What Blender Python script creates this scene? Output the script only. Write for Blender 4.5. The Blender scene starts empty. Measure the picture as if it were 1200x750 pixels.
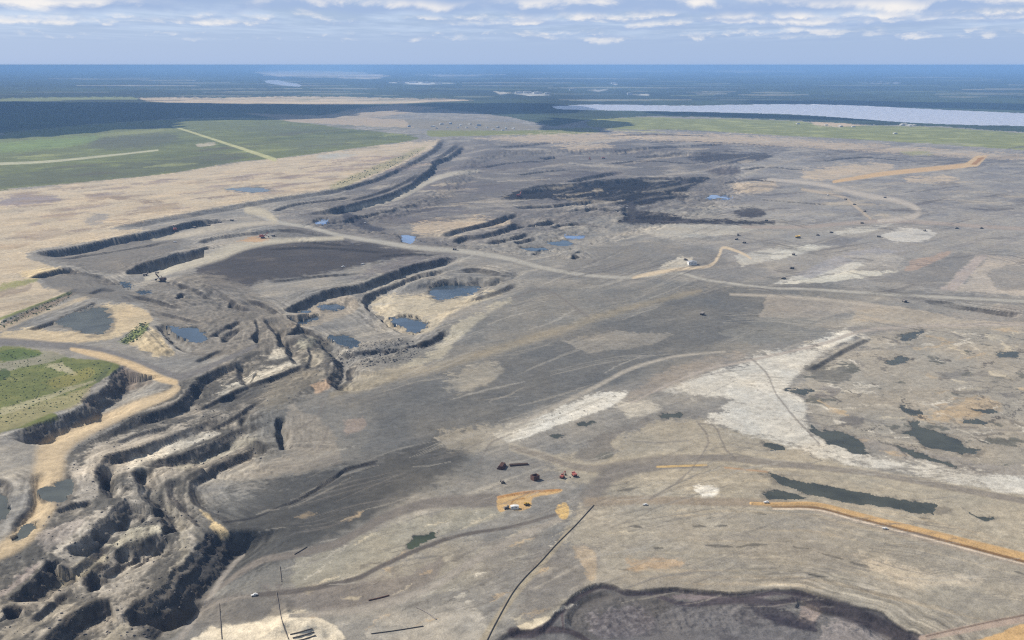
import bpy, math, random
import numpy as np
from mathutils import Vector, Matrix

random.seed(7)
rng = np.random.default_rng(11)
sc = bpy.context.scene
COL = sc.collection

# ------------------------------------------------------------------ camera
CAM_H = 500.0                 # metres above the plain (aerial view)
F_PX, CX, CY, Y_HOR = 1177.0, 600.0, 375.0, 76.0      # in photo pixels, 1200 x 750
PITCH = math.atan((CY - Y_HOR) / F_PX)
cp, sp = math.cos(PITCH), math.sin(PITCH)
cam_d = bpy.data.cameras.new('camera')
cam_d.sensor_width = 36.0
cam_d.lens = 36.0 * F_PX / 1200.0
cam_d.clip_start = 1.0
cam_d.clip_end = 500000.0
cam = bpy.data.objects.new('camera', cam_d)
cam.location = (0, 0, CAM_H)
cam.rotation_euler = (math.pi / 2 - PITCH, 0, 0)
COL.objects.link(cam)
sc.camera = cam

# ------------------------------------------------------------------ light
SUN_EL = math.radians(40)
SUN_AZ = Vector((-0.86, 0.51)).normalized()           # the sun stands left of and beyond the pit
SUN = Vector((SUN_AZ.x * math.cos(SUN_EL), SUN_AZ.y * math.cos(SUN_EL), math.sin(SUN_EL)))
sun_d = bpy.data.lights.new('sun', 'SUN')
sun_d.energy = 5.0
sun_d.angle = math.radians(0.5)
sun_d.color = (1.0, 0.93, 0.82)
sun = bpy.data.objects.new('sun', sun_d)
sun.rotation_euler = SUN.to_track_quat('Z', 'Y').to_euler()
sun.location = (0, 0, 3000)
COL.objects.link(sun)

world = bpy.data.worlds.new('World')
sc.world = world
world.use_nodes = True


class NT:
    """tiny helper to write node graphs as expressions"""
    def __init__(s, tree):
        s.t = tree
        s.n = tree.nodes
        s.l = tree.links

    def node(s, typ, **kw):
        nd = s.n.new(typ)
        for k, v in kw.items():
            setattr(nd, k, v)
        return nd

    def put(s, sock, v):
        if isinstance(v, bpy.types.NodeSocket):
            s.l.new(v, sock)
        elif v is not None:
            sock.default_value = v

    def m(s, op, a, b=None, c=None, clamp=False):
        nd = s.node('ShaderNodeMath', operation=op, use_clamp=clamp)
        s.put(nd.inputs[0], a)
        if b is not None:
            s.put(nd.inputs[1], b)
        if c is not None:
            s.put(nd.inputs[2], c)
        return nd.outputs[0]

    def step(s, v, a, b, lo=0.0, hi=1.0):
        nd = s.node('ShaderNodeMapRange', interpolation_type='SMOOTHSTEP')
        s.put(nd.inputs['Value'], v)
        s.put(nd.inputs['From Min'], a)
        s.put(nd.inputs['From Max'], b)
        s.put(nd.inputs['To Min'], lo)
        s.put(nd.inputs['To Max'], hi)
        return nd.outputs[0]

    def mix(s, f, a, b, blend='MIX'):
        nd = s.node('ShaderNodeMix', data_type='RGBA', blend_type=blend)
        s.put(nd.inputs['Factor'], f)
        s.put(nd.inputs['A'], a)
        s.put(nd.inputs['B'], b)
        return [o for o in nd.outputs if o.type == 'RGBA'][0]

    def vec(s, x, y, z):
        nd = s.node('ShaderNodeCombineXYZ')
        for i, v in enumerate((x, y, z)):
            s.put(nd.inputs[i], v)
        return nd.outputs[0]

    def noise(s, vec, scale, detail=5.0, rough=0.55, dist=0.0):
        nd = s.node('ShaderNodeTexNoise')
        s.put(nd.inputs['Vector'], vec)
        nd.inputs['Scale'].default_value = scale
        nd.inputs['Detail'].default_value = detail
        nd.inputs['Roughness'].default_value = rough
        nd.inputs['Distortion'].default_value = dist
        return nd.outputs['Fac']


def build_sky():
    n = NT(world.node_tree)
    n.n.clear()
    out = n.node('ShaderNodeOutputWorld')
    bg = n.node('ShaderNodeBackground')
    sky = n.node('ShaderNodeTexSky', sky_type='NISHITA', sun_disc=False)
    sky.sun_elevation = SUN_EL
    sky.sun_rotation = math.atan2(SUN.x, SUN.y)
    sky.altitude = 800
    sky.air_density = 1.0
    sky.dust_density = 1.2
    sky.ozone_density = 2.0
    tc = n.node('ShaderNodeTexCoord')
    sep = n.node('ShaderNodeSeparateXYZ')
    n.l.new(tc.outputs['Generated'], sep.inputs[0])
    x, y, z = sep.outputs
    az = n.m('ARCTAN2', x, y)                                   # 0 = straight ahead
    el = n.m('ARCTAN2', z, n.m('SQRT', n.m('ADD', n.m('MULTIPLY', x, x), n.m('MULTIPLY', y, y))))
    col = sky.outputs[0]
    # milky lower air
    low = n.step(el, -0.005, 0.22, 1.0, 0.0)
    col = n.mix(n.m('MULTIPLY', low, 0.80), col, (7.07, 9.55, 14.38, 1))
    # thin high veil, streaked by its distance
    inv = n.m('DIVIDE', 1.0, n.m('MAXIMUM', z, 0.012))
    pl = n.vec(n.m('MULTIPLY', x, inv), n.m('MULTIPLY', n.m('MULTIPLY', y, inv), 0.32), 3.1)
    veil = n.step(n.noise(pl, 0.55, 6, 0.6), 0.36, 0.66)
    fade = n.step(el, 0.016, 0.042)
    col = n.mix(n.m('MULTIPLY', n.m('MULTIPLY', veil, fade), 0.7), col, (10.61, 12.49, 15.32, 1))
    # rows of cumulus with flat bases, nearer rows higher up
    rows = [(0.0215, 0.010, 24.0, 0.45, 5.0, 0.6), (0.0260, 0.009, 30.0, 0.46, 71.0, 0.6), (0.0345, 0.012, 15.0, 0.39, 11.0, 0.85), (0.0395, 0.011, 20.0, 0.40, 83.0, 0.8),
            (0.0475, 0.024, 8.0, 0.30, 23.0, 0.97), (0.0590, 0.034, 6.0, 0.26, 31.0, 1.0), (0.105, 0.06, 5.0, 0.40, 37.0, 1.0),
            (0.21, 0.12, 3.0, 0.46, 47.0, 1.0), (0.45, 0.25, 1.5, 0.50, 63.0, 1.0)]
    for base, hgt, fr, thr, seed, op in rows:
        big = n.noise(n.vec(n.m('MULTIPLY', az, fr * 0.30), seed, 0.0), 1.0, 2, 0.5)
        wob = n.m('MULTIPLY', n.m('SUBTRACT', n.noise(n.vec(n.m('MULTIPLY', az, fr * 0.8), seed + 3, 0.0), 1.0, 4, .6), 0.5), hgt * 1.5)
        h = n.m('DIVIDE', n.m('SUBTRACT', n.m('SUBTRACT', el, base), wob), hgt)      # 0 base .. 1 top
        p = n.vec(n.m('MULTIPLY', az, fr * 1.1), n.m('MULTIPLY', el, fr * 2.4), seed * 1.7)
        puff = n.noise(p, 1.0, 8, 0.60, 0.3)
        fine = n.noise(p, 4.0, 6, 0.62)
        side = n.step(az, -0.45, 0.25, -0.05, 0.05)      # the bank is fuller to one side of the wind
        dens = n.m('ADD', n.m('ADD', n.m('MULTIPLY', puff, 0.60), n.m('MULTIPLY', big, 0.40)), side)
        dens = n.m('SUBTRACT', n.m('SUBTRACT', dens, thr), n.m('MULTIPLY', n.m('MAXIMUM', h, 0.0), 0.20))
        dens = n.m('ADD', dens, n.m('MULTIPLY', n.m('SUBTRACT', fine, 0.5), 0.16))
        cov = n.m('MULTIPLY', n.step(dens, -0.05, 0.15), n.step(h, -0.22, 0.18))
        lit = n.step(n.m('ADD', h, n.m('MULTIPLY', n.m('SUBTRACT', puff, 0.5), 2.6)), 0.16, 0.52)
        lit = n.m('ADD', n.m('MULTIPLY', lit, .85), n.m('MULTIPLY', n.m('SUBTRACT', fine, .5), .5), clamp=True)
        cc = n.mix(lit, (6.13, 8.13, 12.02, 1), (16.50, 15.68, 14.73, 1))
        col = n.mix(n.m('MULTIPLY', cov, op), col, cc)
    n.l.new(col, bg.inputs['Color'])
    bg.inputs['Strength'].default_value = 0.056
    n.l.new(bg.outputs[0], out.inputs['Surface'])


build_sky()
vs = sc.view_settings
vs.view_transform = 'Standard'
vs.look = 'None'
vs.exposure = 0.13
vs.gamma = 1.0
vs.use_curve_mapping = False
sc.cycles.max_bounces = 5
sc.cycles.diffuse_bounces = 2
sc.cycles.glossy_bounces = 2
sc.cycles.volume_bounces = 1
sc.cycles.transparent_max_bounces = 6
sc.cycles.use_denoising = False
sc.cycles.filter_width = 1.15
sc.cycles.denoising_prefilter = 'ACCURATE'
sc.cycles.denoiser = 'OPENIMAGEDENOISE'
sc.cycles.denoising_input_passes = 'RGB_ALBEDO_NORMAL'

# ------------------------------------------------------------------ pixel <-> ground


def ray(px, py):
    a = (np.asarray(px, float) - CX) / F_PX
    b = (CY - np.asarray(py, float)) / F_PX
    return a, cp + b * sp, -sp + b * cp


def ground(px, py, z=0.0):
    dx, dy, dz = ray(px, py)
    t = (z - CAM_H) / dz
    return dx * t, dy * t


def project(x, y, z):
    dz = z - CAM_H
    dep = y * cp - dz * sp
    return CX + F_PX * x / dep, CY - F_PX * (y * sp + dz * cp) / dep


# ------------------------------------------------------------------ noise


def _hash(ix, iy, seed):
    h = (ix.astype(np.uint32) * np.uint32(374761393)) ^ (iy.astype(np.uint32) * np.uint32(668265263)) ^ np.uint32((seed * 2246822519 + 97) & 0xffffffff)
    h = (h ^ (h >> np.uint32(13))) * np.uint32(1274126177)
    return h ^ (h >> np.uint32(16))


_ANG = (np.arange(256) * (2 * np.pi / 256)).astype(np.float32)
_GX, _GY = np.cos(_ANG), np.sin(_ANG)


def perlin(x, y, seed=0):
    xf, yf = np.floor(x), np.floor(y)
    ix, iy = xf.astype(np.int64), yf.astype(np.int64)
    fx, fy = (x - xf).astype(np.float32), (y - yf).astype(np.float32)
    u = fx * fx * fx * (fx * (fx * 6 - 15) + 10)
    v = fy * fy * fy * (fy * (fy * 6 - 15) + 10)

    def g(ox, oy):
        h = (_hash(ix + ox, iy + oy, seed) & np.uint32(255)).astype(np.int32)
        return _GX[h] * (fx - ox) + _GY[h] * (fy - oy)
    a = g(0, 0); b = g(1, 0); c = g(0, 1); d = g(1, 1)
    return (a + u * (b - a)) * (1 - v) + (c + u * (d - c)) * v


def fbm(x, y, octaves=4, seed=0, gain=0.55, lac=2.03):
    s, amp, tot = 0.0, 1.0, 0.0
    for i in range(octaves):
        s = s + amp * perlin(x, y, seed + i * 17)
        tot += amp
        amp *= gain
        x, y = x * lac + 13.7, y * lac - 7.3
    return s / tot * 1.6


def sstep(a, b, v):
    t = np.clip((v - a) / (b - a), 0, 1)
    return t * t * (3 - 2 * t)


# ------------------------------------------------------------------ terrain grid: fine near the camera, coarse far away


def spaced(stops):
    out = []
    for a, b, st in stops:
        out.append(np.arange(a, b - 1e-6, st))
    return np.concatenate(out)


GY = spaced([(79.2, 84, .3), (84, 120, .6), (120, 165, .6), (165, 270, .42), (270, 470, .62), (470, 775, 1.0), (775, 900, 8), (900, 1400, 50)])
mid = np.arange(-50, 1251, 1.18)
off = np.cumsum(1.5 * 1.22 ** np.arange(25))
GX = np.concatenate([(mid[0] - off)[::-1], mid, mid[-1] + off])
NR, NC = len(GY), len(GX)
WX, WY = ground(GX[None, :].repeat(NR, 0), GY[:, None].repeat(NC, 1))
WX = WX.ravel(); WY = WY.ravel()
Z = np.zeros(NR * NC)
ROWSP = np.gradient(ground(np.full(NR, 600.0), GY)[1])
ROWSP = np.abs(ROWSP)[:, None].repeat(NC, 1).ravel()


def height_at(x, y):
    px, py = project(np.asarray(x, float), np.asarray(y, float), 0.0)
    i = np.clip(np.searchsorted(GY, py) - 1, 0, NR - 2)
    j = np.clip(np.searchsorted(GX, px) - 1, 0, NC - 2)
    a = np.clip((py - GY[i]) / (GY[i + 1] - GY[i]), 0, 1)
    b = np.clip((px - GX[j]) / (GX[j + 1] - GX[j]), 0, 1)
    q = Z.reshape(NR, NC)
    return (q[i, j] * (1 - b) + q[i, j + 1] * b) * (1 - a) + (q[i + 1, j] * (1 - b) + q[i + 1, j + 1] * b) * a


def onto(px, py):
    """the point of the present surface that the pixel's ray meets"""
    z = np.zeros(np.shape(px))
    for _ in range(6):
        x, y = ground(px, py, z)
        z = 0.4 * z + 0.6 * height_at(x, y)
    return x, y, z


def resample(pts, n=6):
    """Catmull-Rom through the traced points"""
    p = np.array(pts, float)
    if len(p) < 3:
        return p
    q = np.vstack([2 * p[0] - p[1], p, 2 * p[-1] - p[-2]])
    out = []
    for i in range(1, len(q) - 2):
        for t in np.linspace(0, 1, n, endpoint=False):
            a, b, c, d = q[i - 1], q[i], q[i + 1], q[i + 2]
            out.append(.5 * (2 * b + (c - a) * t + (2 * a - 5 * b + 4 * c - d) * t * t + (3 * b - a - 3 * c + d) * t ** 3))
    out.append(q[-2])
    return np.array(out)


def line_dist(X, Y, pl):
    """distance, signed side (+ right of travel with y down) and run (0..1) to a polyline"""
    best = np.full(X.shape, 1e18)
    sgn = np.ones(X.shape)
    run = np.zeros(X.shape)
    seg = pl[1:] - pl[:-1]
    ln = np.maximum(np.hypot(seg[:, 0], seg[:, 1]), 1e-9)
    cum = np.concatenate([[0], np.cumsum(ln)])
    for k in range(len(seg)):
        dx, dy = seg[k]
        vx, vy = X - pl[k, 0], Y - pl[k, 1]
        t = np.clip((vx * dx + vy * dy) / (ln[k] ** 2), 0, 1)
        ex, ey = vx - t * dx, vy - t * dy
        d = ex * ex + ey * ey
        m = d < best
        best[m] = d[m]
        sgn[m] = np.where((dx * vy - dy * vx)[m] >= 0, 1.0, -1.0)
        run[m] = ((cum[k] + t * ln[k]) / cum[-1])[m]
    return np.sqrt(best), sgn, run


def inside(X, Y, poly):
    c = np.zeros(X.shape, bool)
    n = len(poly)
    j = n - 1
    for i in range(n):
        xi, yi = poly[i]
        xj, yj = poly[j]
        if yi != yj:
            c ^= ((yi > Y) != (yj > Y)) & (X < (xj - xi) * (Y - yi) / (yj - yi) + xi)
        j = i
    return c


def sdf(X, Y, poly):
    """positive inside"""
    p = np.array(poly, float)
    d, _, _ = line_dist(X, Y, np.vstack([p, p[:1]]))
    return np.where(inside(X, Y, p), d, -d)


NEAR = WY < 9000
n400 = fbm(WX / 400, WY / 400, 4, 1)
n100 = fbm(WX / 100, WY / 100, 4, 21)
n100b = fbm(WX / 110, WY / 110, 4, 41)
n25 = np.zeros_like(WX); n25[NEAR] = fbm(WX[NEAR] / 26, WY[NEAR] / 26, 3, 61)
n25b = np.zeros_like(WX); n25b[NEAR] = fbm(WX[NEAR] / 24, WY[NEAR] / 24, 3, 71)
n8 = np.zeros_like(WX)
VN = WY < 4200
n8[VN] = fbm(WX[VN] / 8, WY[VN] / 8, 3, 81)
n3 = np.zeros_like(WX)
VN2 = WY < 2400
n3[VN2] = fbm(WX[VN2] / 3.2, WY[VN2] / 3.2, 2, 91)
STRK = np.zeros_like(WX)          # stripes that follow the benches
FACE = np.zeros_like(WX)          # how far a vertex belongs to a steep cut face

# ------------------------------------------------------------------ relief
# gentle roll of the whole mine floor
Z += np.where(WY < 12000, 1.6 * n400 * sstep(12000, 5000, WY) + 0.5 * n100 * sstep(6000, 2500, WY) + 0.12 * n25 * sstep(3000, 1200, WY), 0)


def scarp(pts, H, w=None, R=120.0, jag=None, dark=0.9, ends=0.10, smooth=5, lip=0.0):
    """a cut face along the traced crest: high on the left of travel, low on the right"""
    p = resample(pts, smooth)
    x, y, z = onto(p[:, 0], p[:, 1])
    pl = np.stack([x, y], 1)
    pad = R + 40
    m = np.where((WX > x.min() - pad) & (WX < x.max() + pad) & (WY > y.min() - pad) & (WY < y.max() + pad))[0]
    if len(m) == 0:
        return
    w = w if w is not None else H * 0.75
    wv = np.maximum(w, 1.1 * ROWSP[m])
    jag = jag if jag is not None else (0.26 if y.max() < 2050 else .40) * H
    if ends and R > 100 and y.max() < 2050:
        ends = max(ends, .38)
    d, s, run = line_dist(WX[m], WY[m], pl)
    # world y grows away from the camera, so right of travel in the picture is s < 0 here
    dd = -s * d
    # scalloped by the buckets, gullied by rain
    scal = np.abs(np.sin(np.pi * run * max(3.0, np.hypot(np.diff(x), np.diff(y)).sum() / (2.6 * H + 14)) + 2.0 * n100b[m]))
    nr_ = sstep(2600, 1500, WY[m])
    dd = dd + jag * ((1.0 + .6 * nr_) * n25[m] + 0.9 * nr_ * n8[m] + (1.5 - .7 * nr_) * n100b[m] + .35 * n3[m] * nr_ + 0.4 * scal - .2)
    end = sstep(0, ends, run) * sstep(1, 1 - ends, run) if ends > 0 else 1.0
    endcut = np.where((run <= 0.0005) | (run >= 0.9995), 0.0, 1.0) if ends > 0 else 1.0
    Hn = H * (1 + 0.35 * n100[m]) * end * endcut
    f_ = np.clip(dd / wv, 0, 1)
    face = np.clip(f_ + .045 * np.sin(6.2832 * 2.5 * f_ + 1.5 * n100[m]) * (f_ > 0) * (f_ < 1), 0, 1)
    if H > 6:
        along = run * np.hypot(np.diff(x), np.diff(y)).sum()
        st = perlin(along / 70, dd / 7.0, 803) + .7 * perlin(along / 40 + 9, dd / 3.2, 805)
        ws = np.exp(-(dd / 55.0) ** 2) * endcut
        STRK[m] = STRK[m] * (1 - ws) + st * ws
    rec = 1 - sstep(wv, R, dd)
    Z[m] -= Hn * face * rec
    if lip:
        Z[m] += lip * end * endcut * np.exp(-((dd + 6) / 8) ** 2)
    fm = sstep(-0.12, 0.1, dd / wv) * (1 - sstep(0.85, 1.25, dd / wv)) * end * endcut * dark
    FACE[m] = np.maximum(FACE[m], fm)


def mound(poly, H, edge=30.0, rough=0.25):
    p = resample(list(poly) + [poly[0]], 4)[:-1]
    x, y, z = onto(p[:, 0], p[:, 1])
    pl = np.stack([x, y], 1)
    m = np.where((WX > x.min() - 40) & (WX < x.max() + 40) & (WY > y.min() - 40) & (WY < y.max() + 40))[0]
    if len(m) == 0:
        return
    s = sdf(WX[m], WY[m], pl) + edge * 0.35 * (n25[m] + n100b[m])
    Z[m] += H * sstep(0, edge, s) * (1 + rough * n25b[m])


def rough(poly, amp, scale, ridge=True, seed=101, aniso=1.0, ang=0.0):
    p = np.array(poly, float)
    x, y, z = onto(p[:, 0], p[:, 1])
    pl = np.stack([x, y], 1)
    m = np.where((WX > x.min()) & (WX < x.max()) & (WY > y.min()) & (WY < y.max()))[0]
    if len(m) == 0:
        return
    s = sdf(WX[m], WY[m], pl)
    span = min(np.ptp(x), np.ptp(y))
    c, sn = math.cos(ang), math.sin(ang)
    u, v = WX[m] * c + WY[m] * sn, -WX[m] * sn + WY[m] * c
    nn = fbm(u / (scale * aniso), v / scale, 4, seed)
    if ridge:
        nn = 1 - 2.2 * np.abs(nn)
    Z[m] += amp * nn * sstep(0, span * 0.18, s)


# broad lows first: the great pit beyond the haul road, the basin with ponds, the cut along the meadow
def basin(poly, depth, edge):
    mound(poly, -depth, edge, 0.05)


basin([(330, 262), (400, 250), (470, 232), (520, 205), (560, 180), (700, 175), (830, 180), (880, 205), (870, 240), (800, 262), (700, 290), (620, 300), (520, 290), (430, 276)], 22, 160)
basin([(330, 372), (400, 342), (470, 330), (560, 322), (600, 330), (560, 352), (520, 385), (480, 415), (420, 425), (380, 420), (340, 395)], 14, 60)
basin([(60, 300), (200, 268), (300, 266), (380, 282), (300, 292), (200, 325), (140, 335), (80, 318)], 8, 70)

# rugged ground
LL = [(0, 640), (60, 560), (90, 520), (160, 480), (215, 445), (280, 415), (330, 380), (385, 400), (385, 455), (330, 500), (335, 530), (290, 545), (225, 565), (275, 620), (240, 690), (200, 749), (0, 760)]
rough(LL, 1.3, 60, True, 111, 2.2, 0.9)
rough(LL, .7, 14, True, 131)
rough([(380, 405), (420, 398), (480, 393), (500, 405), (470, 425), (420, 432), (395, 425)], 5, 22, True, 141)
rough([(500, 290), (560, 262), (640, 238), (740, 240), (800, 262), (720, 275), (640, 292), (560, 296)], 7, 60, True, 151)
rough([(590, 232), (680, 208), (830, 205), (900, 225), (830, 262), (720, 262), (640, 245)], 8, 80, True, 161)
rough([(520, 175), (760, 165), (1000, 172), (1100, 190), (900, 210), (700, 205), (560, 200)], 5, 120, True, 171, 2.5, 0.2)
rough([(600, 748), (660, 710), (720, 692), (900, 700), (1000, 720), (1060, 748)], 1.6, 16, True, 181)
rough([(150, 330), (250, 320), (330, 365), (340, 410), (250, 430), (190, 400)], 3.5, 30, True, 191)
rough([(300, 268), (300, 240), (420, 212), (520, 165), (530, 180), (430, 232), (330, 262)], 3, 30, True, 195)

# the upper cut and the northern wall
scarp([(29, 297), (68, 292), (106, 285), (142, 277), (177, 271), (200, 265), (228, 259), (253, 257), (275, 258)], 20, 13, 150)
scarp([(127, 267), (177, 257), (228, 248), (270, 241), (320, 232), (365, 226), (400, 220)], 11, 34, 120, dark=0.35)
scarp([(146, 322), (152, 317), (172, 307), (200, 299), (228, 293), (243, 289), (250, 292)], 28, 16, 120)
scarp([(228, 286), (243, 279), (268, 275), (300, 271), (338, 268), (389, 276)], 9, 12, 70, dark=0.7)
scarp([(33, 326), (51, 319), (79, 314), (94, 321)], 12, 9, 80)
scarp([(101, 319), (122, 324), (137, 334)], 8, 8, 50, dark=0.7)
scarp([(28, 387), (63, 375), (111, 353)], 7, 8, 30, dark=0.8)
scarp([(361, 228), (389, 223), (419, 215), (442, 208), (460, 200), (485, 188), (508, 174), (514, 163)], 14, 14, 120, dark=0.85)
scarp([(315, 248), (343, 239), (384, 234), (411, 230)], 9, 12, 50, dark=0.8)
scarp([(340, 254), (384, 245), (427, 234), (452, 226), (475, 217), (487, 208), (503, 198), (508, 188), (527, 180), (540, 168)], 26, 20, 220)
scarp([(580, 172), (607, 170), (643, 166)], 16, 25, 120)
scarp([(628, 185), (640, 184), (652, 183)], 22, 20, 100)
scarp([(713, 177), (747, 173), (800, 170), (850, 168)], 14, 25, 160, dark=0.8)
scarp([(740, 184), (790, 180), (840, 177)], 12, 25, 140, dark=0.7)
scarp([(660, 213), (690, 206), (722, 201)], 14, 22, 120)
scarp([(598, 227), (630, 217), (676, 215), (722, 209), (777, 207), (832, 208)], 22, 40, 200, dark=1.0)
scarp([(600, 241), (641, 240), (676, 236), (700, 234)], 16, 22, 100)
scarp([(790, 222), (800, 228), (806, 236)], 12, 24, 80, dark=.8)
scarp([(600, 262), (623, 262), (645, 257)], 16, 18, 70)
scarp([(600, 283), (612, 281), (625, 277)], 14, 16, 50)
scarp([(516, 277), (528, 270), (563, 262), (584, 255), (605, 249)], 14, 16, 70)
scarp([(525, 285), (543, 276), (566, 274), (605, 261)], 14, 16, 90)
scarp([(720, 247), (735, 242), (745, 250), (742, 262)], 10, 16, 60, dark=.9)
# the basin with the two blue ponds
scarp([(322, 366), (351, 354), (376, 342), (399, 336), (427, 331), (462, 317), (493, 308), (523, 302), (545, 300)], 18, 11, 90)
scarp([(470, 392), (462, 387), (442, 371), (426, 358), (429, 345), (449, 337), (477, 325), (503, 318), (530, 315)], 13, 10, 70)
scarp([(500, 333), (520, 330), (548, 331), (580, 325), (600, 318)], 9, 26, 50, dark=0.25)
# centre left stepped cuts: a staircase down from the tan road to the dark flat
scarp([(0, 512), (38, 500), (76, 484), (94, 476), (101, 464), (122, 454), (132, 439), (142, 429), (160, 430)], 20, 24.0, 90, jag=6, dark=.75)
scarp([(219, 414), (208, 410), (193, 396), (178, 381)], 12, 13.8, 45, lip=4)
scarp([(82, 540), (94, 521), (122, 507), (157, 489), (193, 477), (213, 467), (223, 453), (236, 439), (266, 426), (300, 411), (322, 402)], 13, 14.9, 230)
scarp([(258, 402), (262, 390), (280, 380)], 10, 11.5, 30)
scarp([(283, 452), (277, 440), (276, 425)], 9, 10.3, 30)
scarp([(326, 408), (322, 392), (305, 372)], 11, 12.6, 60)
scarp([(345, 428), (335, 412), (330, 398)], 10, 11.5, 60)
scarp([(250, 470), (285, 452), (320, 440), (345, 430), (360, 428)], 7, 8.0, 90, dark=.8)
scarp([(109, 572), (115, 548), (126, 533), (152, 526), (193, 512), (240, 494), (280, 480)], 11, 12.6, 180)
scarp([(150, 556), (172, 541), (215, 530), (253, 515), (279, 502), (300, 497), (318, 488)], 12, 13.8, 200)
scarp([(326, 526), (323, 508), (322, 489)], 15, 5, 22, jag=1.6, ends=0.08)
scarp([(193, 567), (228, 552), (274, 534), (300, 524), (316, 520), (328, 521)], 9, 10.3, 220)
scarp([(389, 458), (384, 446), (391, 432), (389, 418), (372, 403), (366, 392)], 14, 16.1, 50)
scarp([(391, 458), (404, 447), (407, 433), (427, 427)], 9, 10.3, 90)
# lower left terraces
scarp([(128, 585), (118, 573), (110, 558), (113, 543)], 13, 14.9, 30)
scarp([(4, 706), (18, 692), (40, 676), (55, 658), (66, 655)], 13, 14.9, 60)
scarp([(70, 650), (84, 639), (104, 621), (122, 606), (142, 588), (156, 583)], 14, 16.1, 70)
scarp([(192, 627), (186, 606), (176, 592), (163, 580), (158, 562), (155, 548)], 13, 14.9, 40)
scarp([(96, 690), (101, 670), (114, 657), (129, 647), (144, 637), (165, 629), (190, 621)], 15, 17.2, 70)
scarp([(233, 620), (210, 598), (196, 580), (193, 563)], 7, 8.0, 30)
scarp([(140, 736), (152, 713), (177, 695), (203, 669), (220, 654), (233, 637), (243, 619)], 21, 33.0, 99, jag=5)
scarp([(45, 752), (68, 733), (86, 718), (109, 705), (132, 700)], 12, 13.8, 60)
scarp([(276, 634), (271, 618), (255, 606), (233, 595), (222, 583), (220, 572), (228, 560), (250, 550), (285, 537)], 7, 8.0, 160)
scarp([(0, 712), (15, 708), (30, 712)], 10, 11.5, 60)
scarp([(10, 628), (16, 612), (31, 596), (34, 575), (36, 555)], 7, 8.0, 26, dark=.6)
scarp([(0, 560), (12, 566), (8, 590), (0, 606)], 7, 8.0, 30, dark=.7)
scarp([(160, 748), (185, 728), (215, 712), (222, 700)], 6, 12.0, 40)
scarp([(80, 668), (100, 655), (120, 640)], 6, 8.0, 30)
for q_ in ([(60, 600), (85, 590), (110, 585)], [(130, 620), (150, 606), (172, 600)], [(30, 730), (60, 705), (84, 690)], [(120, 675), (145, 660), (170, 645)], [(150, 668), (172, 652), (196, 640)], [(230, 480), (262, 466), (290, 462)],
           [(240, 505), (270, 490), (300, 470)], [(130, 520), (160, 508), (200, 498)], [(215, 545), (245, 530), (280, 515)], [(330, 395), (345, 385), (352, 372)], [(350, 440), (362, 420), (358, 402)], [(285, 400), (300, 388), (296, 372)], [(225, 425), (245, 415), (262, 408)]):
    scarp(q_, 5, 5, 40, ends=.2)
for x_, y_, l_, h_ in ((118, 560, 26, 12), (160, 557, 20, 10), (226, 458, 16, 11), (297, 396, 13, 10), (325, 394, 12, 10), (181, 600, 14, 9), (191, 622, 16, 9), (53, 664, 13, 9), (43, 679, 12, 8), (24, 692, 12, 7), (82, 645, 12, 8),
                       (137, 651, 18, 10), (103, 682, 26, 11), (152, 724, 22, 10), (108, 627, 14, 8), (8, 720, 16, 7), (281, 494, 12, 7)):
    scarp([(x_ + .5, y_ + l_ / 2), (x_ - 1.2, y_), (x_ + 1.0, y_ - l_ / 2)], h_, 5, 17, jag=1.4, ends=.2, dark=1.0)
# the dark tailings cell near the bottom edge
scarp([(540, 775), (600, 738), (628, 738), (646, 722), (663, 704), (684, 689), (701, 683), (719, 685), (734, 691), (762, 690), (795, 688), (833, 692), (870, 693), (900, 689), (935, 690)],
      3.2, 5, 99, jag=1.2, dark=1.0, ends=0.2)
scarp([(890, 690), (935, 690), (963, 699), (996, 707), (1032, 716), (1044, 725), (1062, 737), (1075, 741), (1090, 756), (1100, 790)], 8, 17, 42, jag=2, dark=1.0, ends=0.3)
scarp([(660, 735), (668, 712), (690, 696), (715, 692)], 3, 6, 30, jag=1, dark=.5)
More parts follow.
